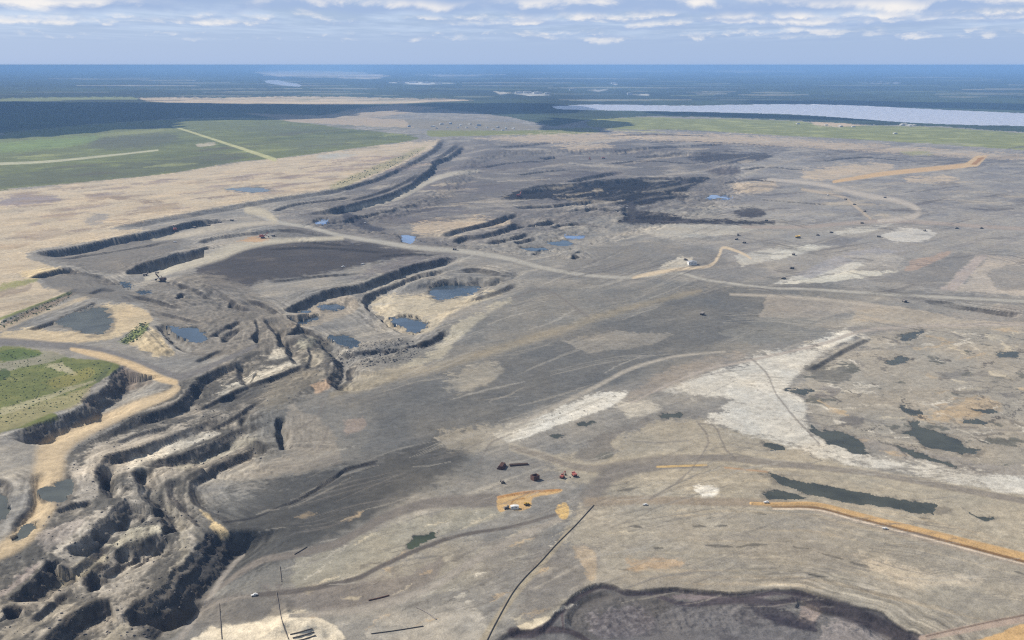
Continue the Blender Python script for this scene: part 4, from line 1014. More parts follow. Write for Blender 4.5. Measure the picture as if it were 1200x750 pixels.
# --- water
PONDS = [
    ('dark', 'long narrow dark green pond above the orange berm', [(900, 554), (930, 561), (960, 568), (1010, 575), (1060, 585), (1098, 592), (1093, 600), (1050, 595), (1000, 588), (960, 581), (935, 575), (915, 566)]),
    ('dark', 'short dark pond tucked under the head of the long pond', [(896, 577), (920, 575), (938, 579), (940, 582), (920, 585), (900, 585)]),
    ('dark', 'small wedge shaped dark pond past the end of the long pond', [(1132, 598), (1150, 604), (1169, 606), (1155, 611), (1145, 605)]),
    ('dark', 'tapering dark pond at the edge of the white sand', [(948, 497), (958, 504), (973, 505), (1001, 512), (1015, 524), (1013, 531), (999, 528), (973, 517), (951, 507)]),
    ('dark', 'largest ragged dark pond on the marshy flat', [(1065, 494), (1075, 493), (1075, 502), (1093, 505), (1120, 514), (1133, 524), (1150, 527), (1138, 532), (1118, 531), (1087, 522), (1075, 514), (1052, 507), (1065, 503)]),
    ('dark', 'thin dark sliver of water along the white sand band', [(1051, 523), (1072, 529), (1098, 538), (1123, 547), (1098, 542), (1057, 528)]),
    ('dark', 'small dark puddle above the ragged pond', [(1058, 475), (1068, 478), (1082, 480), (1075, 486), (1063, 484)]),
    ('dark', 'dark pool beside the white sand slope', [(925, 456), (946, 453), (952, 457), (940, 462)]),
    ('dark', 'slanting dark pool below the parallel lane', [(1049, 395), (1077, 388), (1080, 391), (1057, 398)]),
    ('dark', 'oval dark puddle on the upper marshy flat', [(1170, 413), (1191, 411), (1191, 418), (1173, 418)]),
    ('dark', 'grey dark puddle in the middle of the marshy flat', [(1039, 424), (1060, 418), (1061, 424), (1046, 427)]),
    ('dark', 'flat dark puddle at the tan side of the marsh', [(1138, 477), (1166, 480), (1163, 484), (1145, 481)]),
    ('dark', 'ragged puddle on the tan side of the marsh', [(1129, 490), (1153, 491), (1161, 497), (1145, 495)]),
    ('dark', 'dark puddle between white sand and brown road', [(893, 517), (918, 523), (915, 526), (895, 523)]),
    ('algae', 'olive pond on the beige bank above the dark track', [(477, 638), (492, 627), (510, 623), (503, 633), (482, 643)]),
    ('dark', 'dark puddle left of the marsh at the white strip', [(642, 509), (661, 510), (651, 514)]),
    ('dark', 'long puddle just below the white strip', [(679, 495), (696, 491), (693, 495), (682, 498)]),
    ('dark', 'dark oval puddle between the two white sands', [(777, 486), (798, 485), (798, 489), (780, 490)]),
    ('blue', 'blue pond under the far side of the basin', [(503, 337), (520, 333), (548, 334), (563, 339), (543, 346), (515, 352), (508, 348)]),
    ('blue', 'blue pond on the pale silt of the basin', [(458, 374), (482, 370), (500, 375), (493, 386), (477, 390), (466, 383)]),
    ('blue', 'blue pond below the rough dump of the basin', [(386, 395), (401, 393), (424, 400), (411, 405), (391, 403)]),
    ('blue', 'grey blue pool under the long stepped wall', [(372, 358), (396, 355), (401, 362), (380, 364)]),
    ('blue', 'shallow grey blue pool at the head of the basin', [(340, 372), (366, 366), (372, 372), (350, 378)]),
    ('sky', 'bright blue pool at the foot of the pit ramp', [(368, 258), (384, 256), (382, 262), (370, 263)]),
    ('sky', 'pale blue pool above the long haul road', [(470, 276), (486, 278), (482, 284), (472, 282)]),
    ('sky', 'bright blue pool on the spoil of the great pit', [(661, 275), (684, 276), (679, 280), (664, 279)]),
    ('blue', 'grey blue pool nearest the spoil ridges', [(610, 290), (638, 290), (640, 294), (616, 293)]),
    ('blue', 'grey blue pool between the spoil ridges', [(640, 283), (660, 281), (672, 286), (652, 288)]),
    ('sky', 'pale blue pool beside the black oil sand bench', [(825, 233), (838, 228), (856, 229), (853, 233)]),
    ('mud', 'grey green pond on the tan ground by the berm', [(64, 380), (101, 362), (119, 362), (132, 375), (127, 387), (106, 392), (80, 384)]),
    ('blue', 'grey blue pond behind the tan ridge', [(195, 385), (228, 383), (241, 390), (238, 399), (208, 399)]),
    ('blue', 'small blue grey pool in the upper cut floor', [(142, 332), (155, 332), (153, 336), (144, 336)]),
    ('blue', 'blue grey pool below the upper cut floor', [(160, 339), (175, 340), (175, 344), (162, 344)]),
    ('mud', 'olive pool at the foot of the wide tan road', [(43, 580), (62, 569), (84, 559), (85, 578), (71, 588), (48, 587)]),
    ('mud', 'olive puddle crossing the tan road lower down', [(15, 629), (30, 617), (46, 612), (34, 624), (20, 632)]),
    ('mud', 'dark pool behind the rocky ridge', [(-20, 585), (5, 578), (10, 592), (4, 606), (-20, 612)]),
    ('mud', 'grey puddle on the tan ground beside the sand plain', [(262, 221), (296, 219.5), (318, 222.5), (296, 225.5)]),
]
for mt, lb, poly in PONDS:
    p = np.array(poly, float); c0 = p.mean(0)
    paint(c0 + (p - c0) * 1.16, (104, 98, 88), .65, 2.5, 1.6)
    r = new_region(name='pond', label=lb, mat='water_' + mt)
    paint(poly, (60, 64, 62), 1, .5, 1.7 if c0[1] > 300 else .5, region=r, flat=0.25, smooth=2)

# ------------------------------------------------------------------ materials


def soil_mat(name, kind):
    m = bpy.data.materials.new(name)
    m.use_nodes = True
    n = NT(m.node_tree)
    n.n.clear()
    out = n.node('ShaderNodeOutputMaterial')
    b = n.node('ShaderNodeBsdfPrincipled')
    att = n.node('ShaderNodeAttribute', attribute_name='soil')
    geo = n.node('ShaderNodeNewGeometry')
    pos = geo.outputs['Position']
    c = att.outputs['Color']
    if kind == 'soil':
        a1 = n.noise(pos, 0.012, 6, .6)
        a2 = n.noise(pos, 0.09, 6, .65, .4)
        a3 = n.noise(pos, 0.55, 4, .6)
        f = n.m('ADD', n.m('ADD', n.m('MULTIPLY', a1, .45), n.m('MULTIPLY', a2, 1.0)), n.m('MULTIPLY', a3, .75))
        f = n.m('ADD', f, 1 - 1.10)
        c = n.mix(1.0, c, n.vec(f, f, f), 'MULTIPLY')
        clod = n.step(n.noise(pos, 0.21, 3, .7), .62, .74)
        c = n.mix(n.m('MULTIPLY', clod, .28), c, (.055, .052, .05, 1))
        hgt = n.m('ADD', n.m('MULTIPLY', a2, 1.0), n.m('MULTIPLY', a3, .35))
        bump_s, bump_d = .55, 2.0
    elif kind == 'grass':
        a1 = n.noise(pos, 0.01, 5, .6)
        a2 = n.noise(pos, 0.08, 6, .7)
        f = n.m('ADD', n.m('MULTIPLY', a1, .8), n.m('MULTIPLY', a2, .9))
        f = n.m('ADD', f, .15)
        c = n.mix(1.0, c, n.vec(f, f, f), 'MULTIPLY')
        hgt, bump_s, bump_d = a2, .5, 2.5
    else:
        a1 = n.noise(pos, 0.0016, 6, .65)
        a2 = n.noise(pos, 0.012, 5, .7)
        f = n.m('ADD', n.m('MULTIPLY', a1, 1.4), n.m('MULTIPLY', a2, .8))
        f = n.m('SUBTRACT', f, .1)
        c = n.mix(1.0, c, n.vec(f, f, f), 'MULTIPLY')
        hgt, bump_s, bump_d = a2, .3, 4.0
    n.l.new(c, b.inputs['Base Color'])
    b.inputs['Roughness'].default_value = .95
    b.inputs['Specular IOR Level'].default_value = .15
    bp = n.node('ShaderNodeBump')
    bp.inputs['Strength'].default_value = bump_s
    bp.inputs['Distance'].default_value = bump_d
    n.l.new(hgt, bp.inputs['Height'])
    n.l.new(bp.outputs[0], b.inputs['Normal'])
    n.l.new(b.outputs[0], out.inputs['Surface'])
    return m


def water_mat(name, col, rgh, bump=.04):
    m = bpy.data.materials.new(name)
    m.use_nodes = True
    n = NT(m.node_tree)
    b = n.n['Principled BSDF']
    geo = n.node('ShaderNodeNewGeometry')
    a = n.noise(geo.outputs['Position'], .02, 4, .6)
    c = n.mix(n.step(a, .35, .65), (*[v * .75 for v in col], 1), (*[v * 1.2 for v in col], 1))
    n.l.new(c, b.inputs['Base Color'])
    b.inputs['Roughness'].default_value = rgh
    b.inputs['IOR'].default_value = 1.33
    b.inputs['Specular IOR Level'].default_value = .5 if 'blue' in name or 'lake' in name else .3
    bp = n.node('ShaderNodeBump')
    bp.inputs['Strength'].default_value = bump
    bp.inputs['Distance'].default_value = .3
    n.l.new(n.noise(geo.outputs['Position'], .5, 3, .6), bp.inputs['Height'])
    n.l.new(bp.outputs[0], b.inputs['Normal'])
    return m


MATS = {'soil': soil_mat('soil', 'soil'), 'grass': soil_mat('grass', 'grass'), 'forest': soil_mat('forest_canopy', 'forest'),
        'lake': water_mat('lake_water', (.50, .50, .56), .25), 'water_dark': water_mat('dark_water', (.060, .062, .044), .3),
        'water_algae': water_mat('algae_water', (.055, .065, .035), .2), 'water_blue': water_mat('blue_water', (.05, .075, .105), .08),
        'water_sky': water_mat('pale_blue_water', (.13, .21, .38), .08), 'water_mud': water_mat('muddy_water', (.085, .088, .07), .15)}

# ------------------------------------------------------------------ surfaces from the grid
idx = np.arange(NR * NC).reshape(NR, NC)
quads = np.stack([idx[:-1, :-1], idx[1:, :-1], idx[1:, 1:], idx[:-1, 1:]], -1).reshape(-1, 4)
qreg = REG[quads[:, 0]]


def surface(r, info):
    q = quads[qreg == r]
    if len(q) == 0:
        return
    used, inv = np.unique(q, return_inverse=True)
    inv = inv.reshape(-1)
    me = bpy.data.meshes.new(info['name'])
    me.vertices.add(len(used))
    me.vertices.foreach_set('co', np.stack([WX[used], WY[used], Z[used]], 1).astype(np.float32).ravel())
    me.loops.add(len(inv))
    me.loops.foreach_set('vertex_index', inv.astype(np.int32))
    me.polygons.add(len(q))
    me.polygons.foreach_set('loop_start', np.arange(0, len(inv), 4, dtype=np.int32))
    me.polygons.foreach_set('use_smooth', np.ones(len(q), bool))
    me.update()
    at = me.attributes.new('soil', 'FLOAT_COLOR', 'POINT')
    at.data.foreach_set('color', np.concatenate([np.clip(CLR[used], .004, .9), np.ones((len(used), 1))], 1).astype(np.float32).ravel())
    me.materials.append(MATS[info['mat']])
    o = bpy.data.objects.new(info['name'], me)
    o['label'] = info['label']
    o['category'] = info['name'].replace('_', ' ')
    o['kind'] = info.get('kind', 'structure')
    if info['name'] == 'pond':
        o['group'] = 'ponds of the mine'
    COL.objects.link(o)


for r_, inf in enumerate(REGIONS):
    surface(r_, inf)

# ------------------------------------------------------------------ rubble and shrubs: real lumps that nobody could count


def ico():
    t = (1 + 5 ** .5) / 2
    v = np.array([(-1, t, 0), (1, t, 0), (-1, -t, 0), (1, -t, 0), (0, -1, t), (0, 1, t), (0, -1, -t), (0, 1, -t), (t, 0, -1), (t, 0, 1), (-t, 0, -1), (-t, 0, 1)], float)
    v /= np.linalg.norm(v[0])
    f = np.array([(0, 11, 5), (0, 5, 1), (0, 1, 7), (0, 7, 10), (0, 10, 11), (1, 5, 9), (5, 11, 4), (11, 10, 2), (10, 7, 6), (7, 1, 8), (3, 9, 4), (3, 4, 2), (3, 2, 6), (3, 6, 8), (3, 8, 9), (4, 9, 5), (2, 4, 11), (6, 2, 10), (8, 6, 7), (9, 8, 1)])
    return v, f


def scatter(name, label, poly, count, smin, smax, mat, cat, flatten=.7, colour=None):
    p = np.array(poly, float)
    px = rng.uniform(p[:, 0].min(), p[:, 0].max(), count * 4)
    py = rng.uniform(p[:, 1].min(), p[:, 1].max(), count * 4)
    ok = inside(px, py, p)
    px, py = px[ok][:count], py[ok][:count]
    x, y, z = onto(px, py)
    gx_, gy_ = project(x, y, 0.0)
    rg = REG.reshape(NR, NC)[np.clip(np.searchsorted(GY, gy_), 0, NR - 1), np.clip(np.searchsorted(GX, gx_), 0, NC - 1)]
    keep = np.isin(rg, [0, r_cell, r_near, r_sand])
    x, y, z = x[keep], y[keep], z[keep]
    n = len(x)
    bv, bf = ico()
    s = smin * (smax / smin) ** (rng.random(n) ** 2.2)
    jit = 1 + rng.uniform(-.3, .3, (n, 12, 1))
    a = rng.uniform(0, 6.283, n)
    v = bv[None] * jit * s[:, None, None]
    v[:, :, 0] *= rng.uniform(.8, 1.5, (n, 1))
    v[:, :, 2] *= flatten
    ca, sa = np.cos(a)[:, None], np.sin(a)[:, None]
    X = v[:, :, 0] * ca - v[:, :, 1] * sa + x[:, None]
    Y = v[:, :, 0] * sa + v[:, :, 1] * ca + y[:, None]
    Zz = v[:, :, 2] + (z + s * .12)[:, None]
    f = (bf[None] + (np.arange(n) * 12)[:, None, None]).reshape(-1, 3)
    me = bpy.data.meshes.new(name)
    me.from_pydata(np.stack([X, Y, Zz], -1).reshape(-1, 3).tolist(), [], f.tolist())
    me.materials.append(mat)
    o = bpy.data.objects.new(name, me)
    o['label'], o['category'], o['kind'] = label, cat, 'stuff'
    COL.objects.link(o)


def plain(name, rgb, rgh=.8, var=.25, scale=.4, metal=0.0):
    m = bpy.data.materials.new(name)
    m.use_nodes = True
    n = NT(m.node_tree)
    b = n.n['Principled BSDF']
    tc = n.node('ShaderNodeTexCoord')
    a = n.noise(tc.outputs['Object'], scale, 5, .65)
    c = np.array(rgb)
    mixc = n.mix(n.step(a, .3, .7), (*(c * (1 - var)), 1), (*np.minimum(c * (1 + var), .9), 1))
    n.l.new(mixc, b.inputs['Base Color'])
    b.inputs['Roughness'].default_value = rgh
    b.inputs['Metallic'].default_value = metal
    return m


M_ROCK = plain('clod', (.11, .10, .092), .95, .5, .02)
M_SHRUB = plain('shrub_leaves', (.085, .11, .04), .9, .4, .05)
scatter('rubble', 'scattered clods and boulders on the lower terraces', LL, 1500, .35, 1.5, M_ROCK, 'rubble')
scatter('rubble', 'lumpy dumped spoil beside the ponded basin', [(385, 425), (400, 405), (470, 396), (500, 405), (480, 422), (430, 430)], 420, .7, 2.2, M_ROCK, 'rubble')
scatter('shrubs', 'low green shrubs on the near meadow', [(0, 408), (40, 414), (90, 422), (132, 428), (120, 444), (96, 468), (60, 480), (0, 500)], 900, .4, 1.6, M_SHRUB, 'shrubs', .9)
scatter('shrubs', 'low green shrubs along the tan ridge and berm', [(0, 378), (84, 341), (86, 346), (60, 362), (0, 386)], 260, .8, 2.2, M_SHRUB, 'shrubs', .9)
scatter('shrubs', 'low green shrubs on the slope of the tan ridge', [(138, 400), (150, 390), (165, 378), (176, 379), (165, 396), (150, 404)], 260, .8, 2.4, M_SHRUB, 'shrubs', .9)
scatter('shrubs', 'scrubby bushes on the verge of the upper pit wall', [(385, 219), (430, 199), (490, 175), (500, 174), (470, 191), (430, 208)], 300, 1.5, 4.5, M_SHRUB, 'shrubs', .9)

# ------------------------------------------------------------------ machines, cabins, pipes


class MB:
    def __init__(s):
        s.v, s.f = [], []

    def _add(s, v, f):
        o = len(s.v)
        s.v += [tuple(p) for p in v]
        s.f += [tuple(i + o for i in q) for q in f]
        return s

    def box(s, c, d, rx=0, ry=0, rz=0, taper=1.0):
        M = Matrix.Translation(c) @ Matrix.Rotation(rz, 4, 'Z') @ Matrix.Rotation(ry, 4, 'Y') @ Matrix.Rotation(rx, 4, 'X')
        v = []
        for z in (-.5, .5):
            k = taper if z > 0 else 1
            for x, y in ((-.5, -.5), (.5, -.5), (.5, .5), (-.5, .5)):
                v.append(M @ Vector((x * d[0] * k, y * d[1] * k, z * d[2])))
        return s._add(v, [(3, 2, 1, 0), (4, 5, 6, 7), (0, 1, 5, 4), (1, 2, 6, 5), (2, 3, 7, 6), (3, 0, 4, 7)])

    def bar(s, a, b, w, h):
        a, b = Vector(a), Vector(b)
        d = b - a
        q = d.to_track_quat('X', 'Z').to_matrix().to_4x4()
        M = Matrix.Translation((a + b) / 2) @ q
        v = [M @ Vector((x * d.length, y * w, z * h)) for z in (-.5, .5) for x, y in ((-.5, -.5), (.5, -.5), (.5, .5), (-.5, .5))]
        return s._add(v, [(3, 2, 1, 0), (4, 5, 6, 7), (0, 1, 5, 4), (1, 2, 6, 5), (2, 3, 7, 6), (3, 0, 4, 7)])

    def cyl(s, a, b, r, r2=None, n=12):
        a, b = Vector(a), Vector(b)
        d = b - a
        q = d.to_track_quat('Z', 'Y').to_matrix()
        r2 = r if r2 is None else r2
        v = [a + q @ Vector((r * math.cos(6.2832 * i / n), r * math.sin(6.2832 * i / n), 0)) for i in range(n)]
        v += [b + q @ Vector((r2 * math.cos(6.2832 * i / n), r2 * math.sin(6.2832 * i / n), 0)) for i in range(n)]
        f = [(i, (i + 1) % n, n + (i + 1) % n, n + i) for i in range(n)]
        return s._add(v, f + [tuple(range(n))[::-1], tuple(range(n, 2 * n))])

    def prism(s, prof, y0, y1):
        """profile in x,z pushed along y"""
        n = len(prof)
        v = [(x, y0, z) for x, z in prof] + [(x, y1, z) for x, z in prof]
        return s._add(v, [(i, (i + 1) % n, n + (i + 1) % n, n + i) for i in range(n)] + [tuple(range(n))[::-1], tuple(range(n, 2 * n))])

    def build(s, name, mat, parent=None):
        me = bpy.data.meshes.new(name)
        me.from_pydata(s.v, [], s.f)
        me.materials.append(mat)
        o = bpy.data.objects.new(name, me)
        COL.objects.link(o)
        if parent:
            o.parent = parent
        return o


M_RED = plain('red_paint', (.36, .10, .07), .6)
M_YEL = plain('yellow_paint', (.50, .32, .06), .6)
M_WHT = plain('white_paint', (.72, .71, .68), .5, .1)
M_STEEL = plain('dark_steel', (.045, .045, .048), .6)
M_DUST = plain('dusty_steel', (.26, .23, .20), .85)
M_TYRE = plain('tyre_rubber', (.03, .03, .03), .9)
M_GLASS = plain('cab_glass', (.03, .04, .05), .1, .1)
M_RUST = plain('rusty_steel', (.12, .055, .035), .85, .4)
M_PIPE = plain('black_pipe', (.085, .07, .058), .6)
M_ROOF = plain('grey_roof', (.35, .36, .38), .7)
M_BROWN = plain('brown_paint', (.10, .06, .04), .8)


def root(name):
    o = bpy.data.objects.new(name, None)
    o.empty_display_size = 2
    COL.objects.link(o)
    return o


def make_truck(col):
    t = root('haul_truck')
    MB().box((0, 0, 2.2), (12, 3.4, 1.2)).box((5.2, 0, 3.1), (2.4, 6.6, 1.4)).build('chassis', M_STEEL, t)
    MB().prism([(-7, 4.6), (-6.4, 6.6), (3.4, 6.4), (4.2, 7.4), (7.0, 7.6), (7.0, 7.2), (4.4, 6.9), (3.6, 3.2), (-3.6, 2.9)], -3.9, 3.9).build('dump_body', col, t)
    cb = MB().box((5.3, 2.0, 5.0), (2.2, 2.2, 2.2)).build('cab', col, t)
    MB().box((6.42, 2.0, 5.3), (.08, 1.9, 1.0)).build('windscreen', M_GLASS, cb)
    MB().box((6.6, 0, 2.8), (.5, 5.2, 2.0)).build('radiator', M_STEEL, t)
    for x, ys in ((4.4, (-3.2, 3.2)), (-3.6, (-3.4, -1.9, 1.9, 3.4))):
        for y in ys:
            MB().cyl((x, y - .6, 1.8), (x, y + .6, 1.8), 1.8, n=14).build('wheel', M_TYRE, t)
    return t


def make_shovel(col):
    t = root('rope_shovel')
    for y in (-4.6, 4.6):
        MB().prism([(-6.2, .5), (-5.4, 0), (5.4, 0), (6.2, .5), (6.2, 1.9), (5.4, 2.4), (-5.4, 2.4), (-6.2, 1.9)], y - 1.1, y + 1.1).build('crawler_track', M_STEEL, t)
    MB().box((0, 0, 2.7), (7, 8, 1.0)).cyl((0, 0, 3.0), (0, 0, 3.7), 3.6).build('carbody', M_STEEL, t)
    h = MB().box((-3.2, 0, 6.6), (13, 9.2, 5.6)).box((-5.0, 0, 9.9), (8, 6, 1.0)).build('machinery_house', col, t)
    for y in (-2.5, 0, 2.5):
        MB().box((-9.74, y, 6.4), (.1, 1.6, 2.2)).build('louvre', M_STEEL, h)
    cb = MB().box((4.4, 3.2, 8.6), (3.0, 2.6, 3.2)).build('cab', M_WHT, t)
    MB().box((5.93, 3.2, 8.9), (.08, 2.2, 1.6)).build('window', M_GLASS, cb)
    MB().bar((3, -1.0, 4.6), (15, -1.0, 16), 1.0, 1.4).bar((3, 1.0, 4.6), (15, 1.0, 16), 1.0, 1.4).cyl((15, -1.6, 16), (15, 1.6, 16), 1.3).build('boom', col, t)
    MB().bar((-1, 0, 9.4), (2, 0, 14.5), .8, .8).bar((2, 0, 14.5), (15, 0, 17), .25, .25).build('gantry', M_STEEL, t)
    MB().bar((6, 0, 10.5), (16.5, 0, 4.6), 1.2, 1.0).build('dipper_stick', M_STEEL, t)
    MB().box((17.6, 0, 3.6), (3.4, 4.2, 3.6), taper=.85).build('bucket', M_STEEL, t)
    return t


def make_digger(col):
    t = root('excavator')
    for y in (-2.0, 2.0):
        MB().prism([(-3, .3), (-2.6, 0), (2.6, 0), (3, .3), (3, 1.0), (2.6, 1.3), (-2.6, 1.3), (-3, 1.0)], y - .5, y + .5).build('crawler_track', M_STEEL, t)
    MB().box((-.8, 0, 2.5), (5.6, 4.2, 2.0)).build('house', col, t)
    cb = MB().box((1.4, 1.3, 3.7), (1.8, 1.4, 2.2)).build('cab', col, t)
    MB().box((2.32, 1.3, 3.9), (.06, 1.2, 1.4)).build('window', M_GLASS, cb)
    MB().bar((1.6, 0, 2.8), (5.4, 0, 6.8), .7, .9).bar((5.4, 0, 6.8), (8.4, 0, 6.0), .7, .8).build('boom', col, t)
    MB().bar((8.4, 0, 6.0), (9.2, 0, 2.2), .5, .6).build('arm', col, t)
    MB().box((8.8, 0, 1.3), (1.6, 1.8, 1.5), taper=1.2).build('bucket', M_STEEL, t)
    return t


def make_dozer(col):
    t = root('bulldozer')
    for y in (-1.6, 1.6):
        MB().prism([(-2.8, .4), (-2.3, 0), (2.3, 0), (2.8, .4), (2.4, 1.4), (-2.4, 1.4)], y - .4, y + .4).build('crawler_track', M_STEEL, t)
    MB().box((.8, 0, 2.0), (3.6, 2.2, 1.6)).build('hood', col, t)
    cb = MB().box((-1.4, 0, 3.0), (1.9, 2.2, 2.2)).build('cab', col, t)
    MB().box((-.42, 0, 3.4), (.06, 1.9, 1.0)).build('window', M_GLASS, cb)
    MB().prism([(3.4, .1), (3.9, .1), (3.7, 1.0), (3.9, 2.0), (3.5, 2.0), (3.2, 1.0)], -2.6, 2.6).build('blade', col, t)
    for y in (-1.6, 1.6):
        MB().bar((2.4, y, .9), (3.4, y, .9), .3, .3).build('push_arm', M_STEEL, t)
    return t


def make_pickup(col):
    t = root('pickup_truck')
    MB().box((0, 0, .95), (5.6, 2.0, .8)).build('body', col, t)
    cb = MB().box((.6, 0, 1.75), (2.4, 1.8, .9), taper=.85).build('cab', col, t)
    MB().box((1.75, 0, 1.75), (.06, 1.5, .6), ry=-.3).build('windscreen', M_GLASS, cb)
    for x in (-1.8, 1.8):
        for y in (-.9, .9):
            MB().cyl((x, y - .15, .42), (x, y + .15, .42), .42, n=10).build('wheel', M_TYRE, t)
    return t


def make_cabin(L, W, H, col, roofm=None, tall=False):
    t = root('site_cabin')
    w = MB().box((0, 0, H / 2), (L, W, H)).build('wall', col, t)
    MB().prism([(-L / 2 - .3, H), (-L / 2 - .3, H + .25), (0, H + .25 + W * .12), (L / 2 + .3, H + .25), (L / 2 + .3, H)], -W / 2 - .3, W / 2 + .3).build('roof', roofm or col, t)
    for i in range(max(1, int(L / 4))):
        MB().box((-L / 2 + 2 + i * 4, -W / 2 - .03, H * .6), (1.3, .08, H * .3)).build('window', M_GLASS, w)
    MB().box((L / 2 + .03, 0, H * .4), (.08, W * .3, H * .75)).build('door', M_STEEL, w)
    return t


def copy_tree(o, parent=None):
    c = o.copy()
    COL.objects.link(c)
    c.parent = parent
    for ch in [k for k in o.children]:
        copy_tree(ch, c)
    return c


PROTO, USED = {}, set()


def place(kind, px, py, deg, label, cat, group=None, scale=1.0, name=None):
    src = PROTO[kind]
    if kind in USED:
        o = copy_tree(src)
    else:
        o = src
        USED.add(kind)
    x, y, z = onto(np.array([float(px)]), np.array([float(py)]))
    o.location = (x[0], y[0], z[0])
    o.rotation_euler = (0, 0, math.radians(deg))
    o.scale = (scale,) * 3
    if name:
        o.name = name
    o['label'], o['category'] = label, cat
    if group:
        o['group'] = group
    elif 'group' in o:
        del o['group']
    return o


PROTO = {'yt': make_truck(M_YEL), 'dt': make_truck(M_DUST), 'rs': make_shovel(M_RED), 'ds': make_shovel(M_BROWN), 'rd': make_digger(M_RED), 
         'dd': make_dozer(M_DUST), 'yz': make_dozer(M_YEL), 'wp': make_pickup(M_WHT), 'cab': make_cabin(9, 4.5, 3.4, M_WHT, M_WHT), 'shop': make_cabin(22, 14, 8, M_WHT, M_ROOF), 'rt': make_truck(M_RED)}
GT = 'haul trucks about the mine'
place('rs', 205, 271, 120, 'red rope shovel with white cab digging at the northern black wall', 'shovel')
place('rs', 308, 279, 10, 'red rope shovel standing alone on the orange patch by the haul road', 'shovel')
place('rs', 608, 231, 60, 'red rope shovel on the black oil sand bench of the great pit', 'shovel', scale=1.2)
place('ds', 190, 330, 160, 'dark brown rope shovel at the foot of the inner black wall', 'shovel')
place('rd', 691, 187, 80, 'red excavator on the far pit bench, the one beside a truck', 'excavator', scale=2.2)
place('rt', 707, 186, 10, 'red haul truck on the far pit bench beside an excavator', 'truck', GT, 1.3)
for px, py, dg, lb in ((228, 267, 170, 'dark haul truck closest behind the red shovel under the northern wall'), (245, 263, 175, 'dark haul truck second behind the red shovel under the northern wall'), (258, 261, 172, 'dark haul truck third behind the red shovel under the northern wall'), (272, 259, 165, 'dark haul truck last in the queue under the northern wall'),
                       (184, 319, 200, 'dusty haul truck backed up to the inner black wall'), (170, 323, 30, 'dusty haul truck beside the dark brown rope shovel'), (320, 277, 15, 'dark haul truck waiting beside the red shovel on the orange patch'),
                       (930, 299, 60, 'dark haul truck alone on the pale striped pad'), (918, 327, 20, 'dark haul truck at the tip of the pale fan'), (928, 315, 200, 'dark haul truck between the two pale strips'), (898, 259, 5, 'dark haul truck on the far brown road before the pads'),
                       (865, 276, 80, 'dark haul truck, farthest of three above the tan loop'), (863, 281, 40, 'dark haul truck, middle of three above the tan loop'), (872, 285, 10, 'dark haul truck, closest of three to the tan loop'), (1013, 248, 100, 'dark haul truck where the machine track meets the hooked road'),
                       (1010, 262, 0, 'dark haul truck on the brown road before the pale pad'), (1030, 278, 160, 'dark haul truck at the corner of the pale rectangular pad'), (1121, 268, 10, 'dark haul truck on the brown road past the pale pad'), (533, 293, 175, 'dark haul truck driving on the long pale haul road'),
                       (1060, 354, 100, 'dark haul truck below the long haul road beside the lane'), (823, 369, 60, 'dark haul truck alone on the grey flat'), (991, 234, 120, 'dark haul truck at the head of the machine track'), (1037, 232, 20, 'dark haul truck beside the hooked road')):
    place('dt', px, py, dg, lb, 'truck', GT, .8)
place('yt', 935, 279, 20, 'yellow haul truck on the grey lane between the pale pads', 'truck', GT, 1.1)
for px, py, dg, lb in ((958, 276, 40, 'dusty bulldozer nearer the yellow truck on the lane'), (974, 273, 10, 'dusty bulldozer further from the yellow truck on the lane'), (1084, 271, 80, 'dusty bulldozer on top of the pale rectangular pad'), (1001, 240, 10, 'dusty bulldozer halfway down the machine track'), (1150, 268, 0, 'dusty bulldozer beside the far brown road')):
    place('dd', px, py, dg, lb, 'bulldozer', 'bulldozers about the mine', 1.5)
place('rd', 659, 560, 60, 'small red excavator parked in the equipment yard', 'excavator')
place('rt', 673, 558, 110, 'red haul truck at the edge of the equipment yard', 'truck', GT, .6)
place('yz', 617, 592, 30, 'yellow bulldozer parked on the orange equipment pad', 'bulldozer')
place('dd', 594, 596, 200, 'dark bulldozer beside the white cabin on the orange pad', 'bulldozer', 'bulldozers about the mine')
place('dd', 589, 566, 100, 'dark bulldozer below the rusty pipe stack', 'bulldozer', 'bulldozers about the mine')
place('dd', 803, 305, 40, 'dark bulldozer beside the far white building', 'bulldozer', 'bulldozers about the mine', 1.5)
place('cab', 603, 596, 8, 'small white site cabin on the orange equipment pad', 'cabin')
place('shop', 811, 310, 10, 'white workshop building with grey roof on the tan spur', 'building', name='workshop_building')
GP = 'white pickup trucks about the mine'
for px, py, dg, lb, k in ((402, 313, 20, 'white pickup truck on the black slope, nearer the stepped wall', 2), (425, 310, 20, 'white pickup truck on the black slope, further along', 1.6), (428, 262, 60, 'white pickup truck on the black ramp patch', 2), (205, 284, 10, 'white pickup truck on the upper cut floor', 2), (735, 244, 10, 'white pickup truck beside the black oil sand', 2.2),
                          (298, 698, 30, 'white pickup truck on the narrow dark track', 1.1), (898, 589.5, 5, 'white pickup truck by the short dark pond', 1.1), (970, 229, 10, 'white pickup truck at the far hooked road', 2.4), (1037, 620, -15, 'white pickup truck below the orange berm', 1.0), (756, 592, 0, 'white pickup truck on the straight brown road', 1.0)):
    place('wp', px, py, dg, lb, 'pickup', GP, min(k, 1.6))

# rusty pipe stack, hopper and pipes


def put(o, px, py, deg, label, cat, group=None):
    x, y, z = onto(np.array([float(px)]), np.array([float(py)]))
    o.location = (x[0], y[0], z[0])
    o.rotation_euler = (0, 0, math.radians(deg))
    o['label'], o['category'] = label, cat
    if group:
        o['group'] = group
    return o


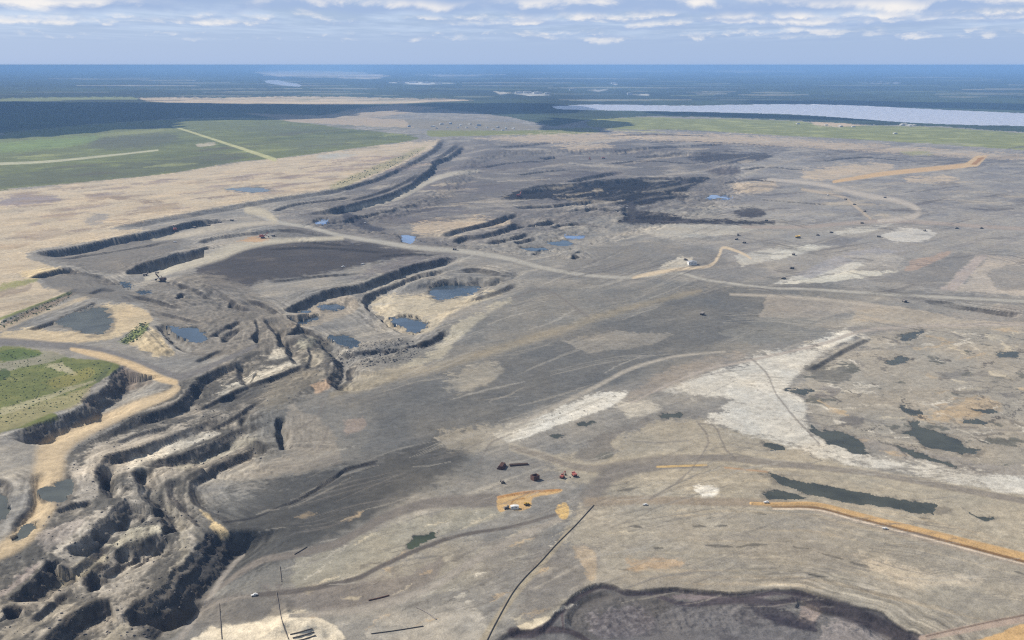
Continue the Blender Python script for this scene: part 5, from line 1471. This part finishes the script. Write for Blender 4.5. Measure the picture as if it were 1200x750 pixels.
t = root('pipe_stack')
k = 0
for layer in range(5):
    for i in range(9 - layer):
        MB().cyl((-7 + random.uniform(-.4, .4), -4.4 + i * 1.1 + layer * .55, .5 + layer * .92), (7 + random.uniform(-.5, .5), -4.4 + i * 1.1 + layer * .55, .5 + layer * .92), .52, n=8).build('pipe', M_RUST, t)
put(t, 588, 548, 75, 'rusty brown stack of pipes at the head of the equipment yard', 'pipe stack')
t = root('pipe_stack')
for layer in range(2):
    for i in range(5 - layer):
        MB().cyl((-12, -2.2 + i * 1.1 + layer * .55, .5 + layer * .92), (12, -2.2 + i * 1.1 + layer * .55, .5 + layer * .92), .52, n=8).build('pipe', M_BROWN, t)
put(t, 608, 545, 8, 'low dark row of long pipes beside the rusty stack', 'pipe stack')
t = root('hopper')
MB().box((0, -3.4, 3.2), (9, .4, 6)).box((0, 3.4, 3.2), (9, .4, 6)).box((-4.3, 0, 3.2), (.4, 6.4, 6)).box((4.3, 0, 3.2), (.4, 6.4, 6)).build('wall', M_RUST, t)
for i in range(5):
    MB().box((-3.6 + i * 1.8, -3.7, 3.2), (.25, .25, 6)).build('rib', M_BROWN, t)
MB().box((0, 0, 1.2), (8.2, 6.4, .4)).build('floor_plate', M_BROWN, t)
put(t, 627, 562, 35, 'rust brown open steel hopper in the equipment yard', 'hopper')


def pipeline(pts, r, label, mat, cat='pipeline', lift=.45):
    p = resample(pts, 8)
    x, y, z = onto(p[:, 0], p[:, 1])
    o = root('pipeline')
    mb = MB()
    P = [Vector((x[i], y[i], z[i] + lift)) for i in range(len(x))]
    for a, b in zip(P[:-1], P[1:]):
        mb.cyl(a, b, r, n=7)
    mb.build('pipe', mat, o)
    for i in range(1, len(P) - 1, 4):
        MB().box((P[i].x, P[i].y, P[i].z - lift * .5 - .15), (r * 1.6, r * 1.6, max(.3, lift))).build('support', M_STEEL, o)
    o['label'], o['category'] = label, cat
    return o


pipeline([(696, 592), (674, 616), (651, 639), (632, 660), (615, 677), (600, 696), (581, 730), (570, 752)], .45, 'long straight dark pipeline running down from the road junction', M_PIPE)
pipeline([(324, 694), (326, 705), (328, 717), (332, 733), (338, 749)], .4, 'black pipeline running down over the white sand heap', M_PIPE)
pipeline([(257, 707), (258, 722), (260, 749)], .4, 'black pipeline beside the white sand, parallel to the heap line', M_PIPE)
pipeline([(328, 664), (329, 673), (330, 682)], .4, 'short black pipe stub above the narrow dark track', M_PIPE)
pipeline([(345, 650), (352, 646), (360, 641)], .4, 'short dark pipe lying across the brown grey road', M_PIPE)
pipeline([(340, 744), (352, 741), (366, 737)], .55, 'black pipe laid on the white sand heap, highest of three', M_PIPE)
pipeline([(343, 748), (355, 745), (368, 741)], .55, 'black pipe laid on the white sand heap, middle of three', M_PIPE)
pipeline([(346, 752), (358, 749), (370, 745)], .55, 'black pipe laid on the white sand heap, lowest of three', M_PIPE)
pipeline([(435, 743), (465, 739), (496, 734)], .4, 'long dark pipe on the rubble below the curved road', M_PIPE)
pipeline([(488, 712), (500, 718), (511, 726)], .6, 'short slanting pipe among the pale rubble', M_DUST)
pipeline([(432, 704), (445, 701), (456, 698)], .7, 'short rusty pipe beside the curved road', M_RUST)

# ------------------------------------------------------------------ far plant: halls, tanks and stacks


def far_hall(px, py, L, W, H, deg, label, wall, stack=0):
    t = make_cabin(L, W, H, wall, M_WHT)
    t.name = 'plant_hall'
    for i in range(stack):
        MB().cyl((-L * .3 + i * L * .3, W * .2, H * .9), (-L * .3 + i * L * .3, W * .2, H * 2.6), H * .09, H * .07, 8).build('chimney', M_WHT, t)
    put(t, px, py, deg, label, 'building', 'halls of the far plants')


def far_tank(px, py, r, h, label):
    t = root('storage_tank')
    MB().cyl((0, 0, 0), (0, 0, h), r, n=16).build('shell', M_WHT, t)
    MB().cyl((0, 0, h), (0, 0, h * 1.12), r * 1.02, r * .1, 16).build('roof', M_ROOF, t)
    put(t, px, py, 0, label, 'tank', 'tanks of the far plants')


M_CREAM = plain('cream_cladding', (.6, .56, .48), .7, .1)
M_BLUE = plain('blue_grey_cladding', (.38, .42, .48), .7, .1)
lab = ['hall of the far plant beyond the pit rim']
for i, (px, py, L, st) in enumerate([(508, 148, 60, 0), (518, 147, 45, 1), (529, 146, 70, 0), (541, 147, 50, 2), (552, 146, 60, 0), (563, 148, 40, 0), (572, 150, 36, 1), (583, 149, 50, 0), (594, 151, 44, 1), (603, 152, 30, 0), (512, 152, 40, 0), (478, 149, 40, 0), (536, 151, 30, 0)]):
    L *= [.55, .8, .4, .65][i % 4]
    hue = ['white', 'cream', 'blue grey'][i % 3]
    far_hall(px + rng.uniform(-2, 2), py + rng.uniform(-1, 1), L, L * .5, 8 + 3 * (i % 3), 37 * (i % 5) - 15,
             '%s walled hall %s of the far plant beyond the pit rim' % (hue, ['', 'with one tall chimney', 'with two tall chimneys'][st]) if st else 'low %s walled hall of the far plant beyond the pit rim' % hue, [M_WHT, M_CREAM, M_BLUE][i % 3], st)
for px, py in ((524, 150), (547, 150), (558, 150), (578, 152), (589, 153)):
    far_tank(px, py, 11, 9, 'round white storage tank of the far plant beyond the pit rim')
for px, py, L in ((1057, 147, 60), (1066, 148, 50), (985, 148.5, 60), (1000, 149, 45), (968, 147, 40), (935, 145.5, 50), (1049, 157, 44)):
    L *= .7
    far_hall(px, py, L, L * .5, 8, 12 + px % 40, 'pale shed standing between the lake and the meadow strip', M_CREAM)
for px, py, L in ((470, 97.6, 220), (485, 97, 260), (500, 97.6, 240), (514, 98, 200), (608, 109.6, 120), (618, 109.4, 150), (630, 110, 140), (642, 110.6, 110), (671, 106, 120), (720, 98.2, 150), (738, 111, 90)):
    far_hall(px, py, L, L * .4, 34, 5, 'large white hall in a clearing of the far forest', M_WHT)

# ------------------------------------------------------------------ clouds overhead: their shade falls on the far plain
M_CLOUD = bpy.data.materials.new('cloud')
M_CLOUD.use_nodes = True
_b = M_CLOUD.node_tree.nodes['Principled BSDF']
_b.inputs['Base Color'].default_value = (.85, .86, .88, 1)
_b.inputs['Roughness'].default_value = 1.0
_b.inputs['Specular IOR Level'].default_value = 0


def cloud(shade_px, base, label, thick=420, seed=0):
    """a cumulus whose shade falls on the traced patch of ground"""
    p = np.array(shade_px, float)
    x, y = ground(p[:, 0], p[:, 1])
    kx, ky = SUN.x / SUN.z * base, SUN.y / SUN.z * base
    pl = np.stack([x + kx, y + ky], 1)
    lo, hi = pl.min(0) - 200, pl.max(0) + 200
    n_ = 90
    gx, gy = np.meshgrid(np.linspace(lo[0], hi[0], n_), np.linspace(lo[1], hi[1], n_), indexing='ij')
    X, Y = gx.ravel(), gy.ravel()
    s = sdf(X, Y, pl) + 330 * fbm(X / 900, Y / 900, 5, 701 + seed)
    ok = s > 0
    lump = 1 + .8 * fbm(X / 500, Y / 500, 4, 741 + seed)
    top = base + thick * np.sqrt(np.clip(s / 700, 0, 1)) * np.clip(lump, .2, 2)
    bot = base - 25 * np.sqrt(np.clip(s / 300, 0, 1)) * (1 + fbm(X / 300, Y / 300, 3, 761 + seed))
    N = n_ * n_
    v = np.concatenate([np.stack([X, Y, top], 1), np.stack([X, Y, bot], 1)])
    id_ = np.arange(N).reshape(n_, n_)
    q = np.stack([id_[:-1, :-1], id_[1:, :-1], id_[1:, 1:], id_[:-1, 1:]], -1).reshape(-1, 4)
    q = q[ok[q].any(1)]
    f = np.concatenate([q, q[:, ::-1] + N])
    used, inv = np.unique(f, return_inverse=True)
    me = bpy.data.meshes.new('cloud')
    me.from_pydata(v[used].tolist(), [], inv.reshape(-1, 4).tolist())
    me.polygons.foreach_set('use_smooth', np.ones(len(me.polygons), bool))
    me.materials.append(M_CLOUD)
    o = bpy.data.objects.new('cloud', me)
    o['label'], o['category'], o['group'] = label, 'cloud', 'clouds above the plain'
    COL.objects.link(o)


cloud([(-600, 121), (0, 119.5), (160, 120), (300, 122), (420, 123), (470, 126), (400, 136), (300, 141), (215, 141), (200, 149), (110, 151), (60, 160), (0, 164), (-300, 172)], 2300, 'broad grey based cloud above the far forest and meadow', seed=1)
cloud([(430, 123), (520, 121), (640, 121), (700, 126), (650, 133), (560, 134), (480, 132)], 2300, 'long cloud above the head of the pale lake', 320, seed=2)
cloud([(625, 141), (650, 138), (700, 141), (740, 147), (700, 155), (640, 152)], 2300, 'small cloud above the far edge of the pit', 300, seed=3)
cloud([(760, 131), (860, 132.5), (950, 136), (1010, 141), (960, 141), (860, 137), (780, 135)], 2300, 'narrow cloud above the near shore of the lake', 260, seed=4)
cloud([(880, 117.5), (1000, 118), (1250, 123), (1500, 128), (1500, 132), (1200, 130), (1040, 124.5), (960, 121.8), (880, 121)], 2300, 'flat cloud above the far shore of the lake', 300, seed=5)

# ------------------------------------------------------------------ haze
lim = 186000.0
hz = MB().box((0, lim / 2 - 3000, (CAM_H + 6 - 60) / 2), (2 * lim, lim + 8000, CAM_H + 6 + 60)).build('haze', M_CLOUD)
hz['label'], hz['category'], hz['kind'] = 'pale blue summer haze over the whole plain', 'haze', 'stuff'
hm = bpy.data.materials.new('haze')
hm.use_nodes = True
hn = hm.node_tree
hn.nodes.clear()
ho = hn.nodes.new('ShaderNodeOutputMaterial')
hv = hn.nodes.new('ShaderNodeVolumePrincipled')
hv.inputs['Color'].default_value = (.31, .56, 1.0, 1)
hv.inputs['Density'].default_value = 3.6e-5
hv.inputs['Anisotropy'].default_value = 0.0
hn.links.new(hv.outputs[0], ho.inputs['Volume'])
hz.data.materials.clear()
hz.data.materials.append(hm)
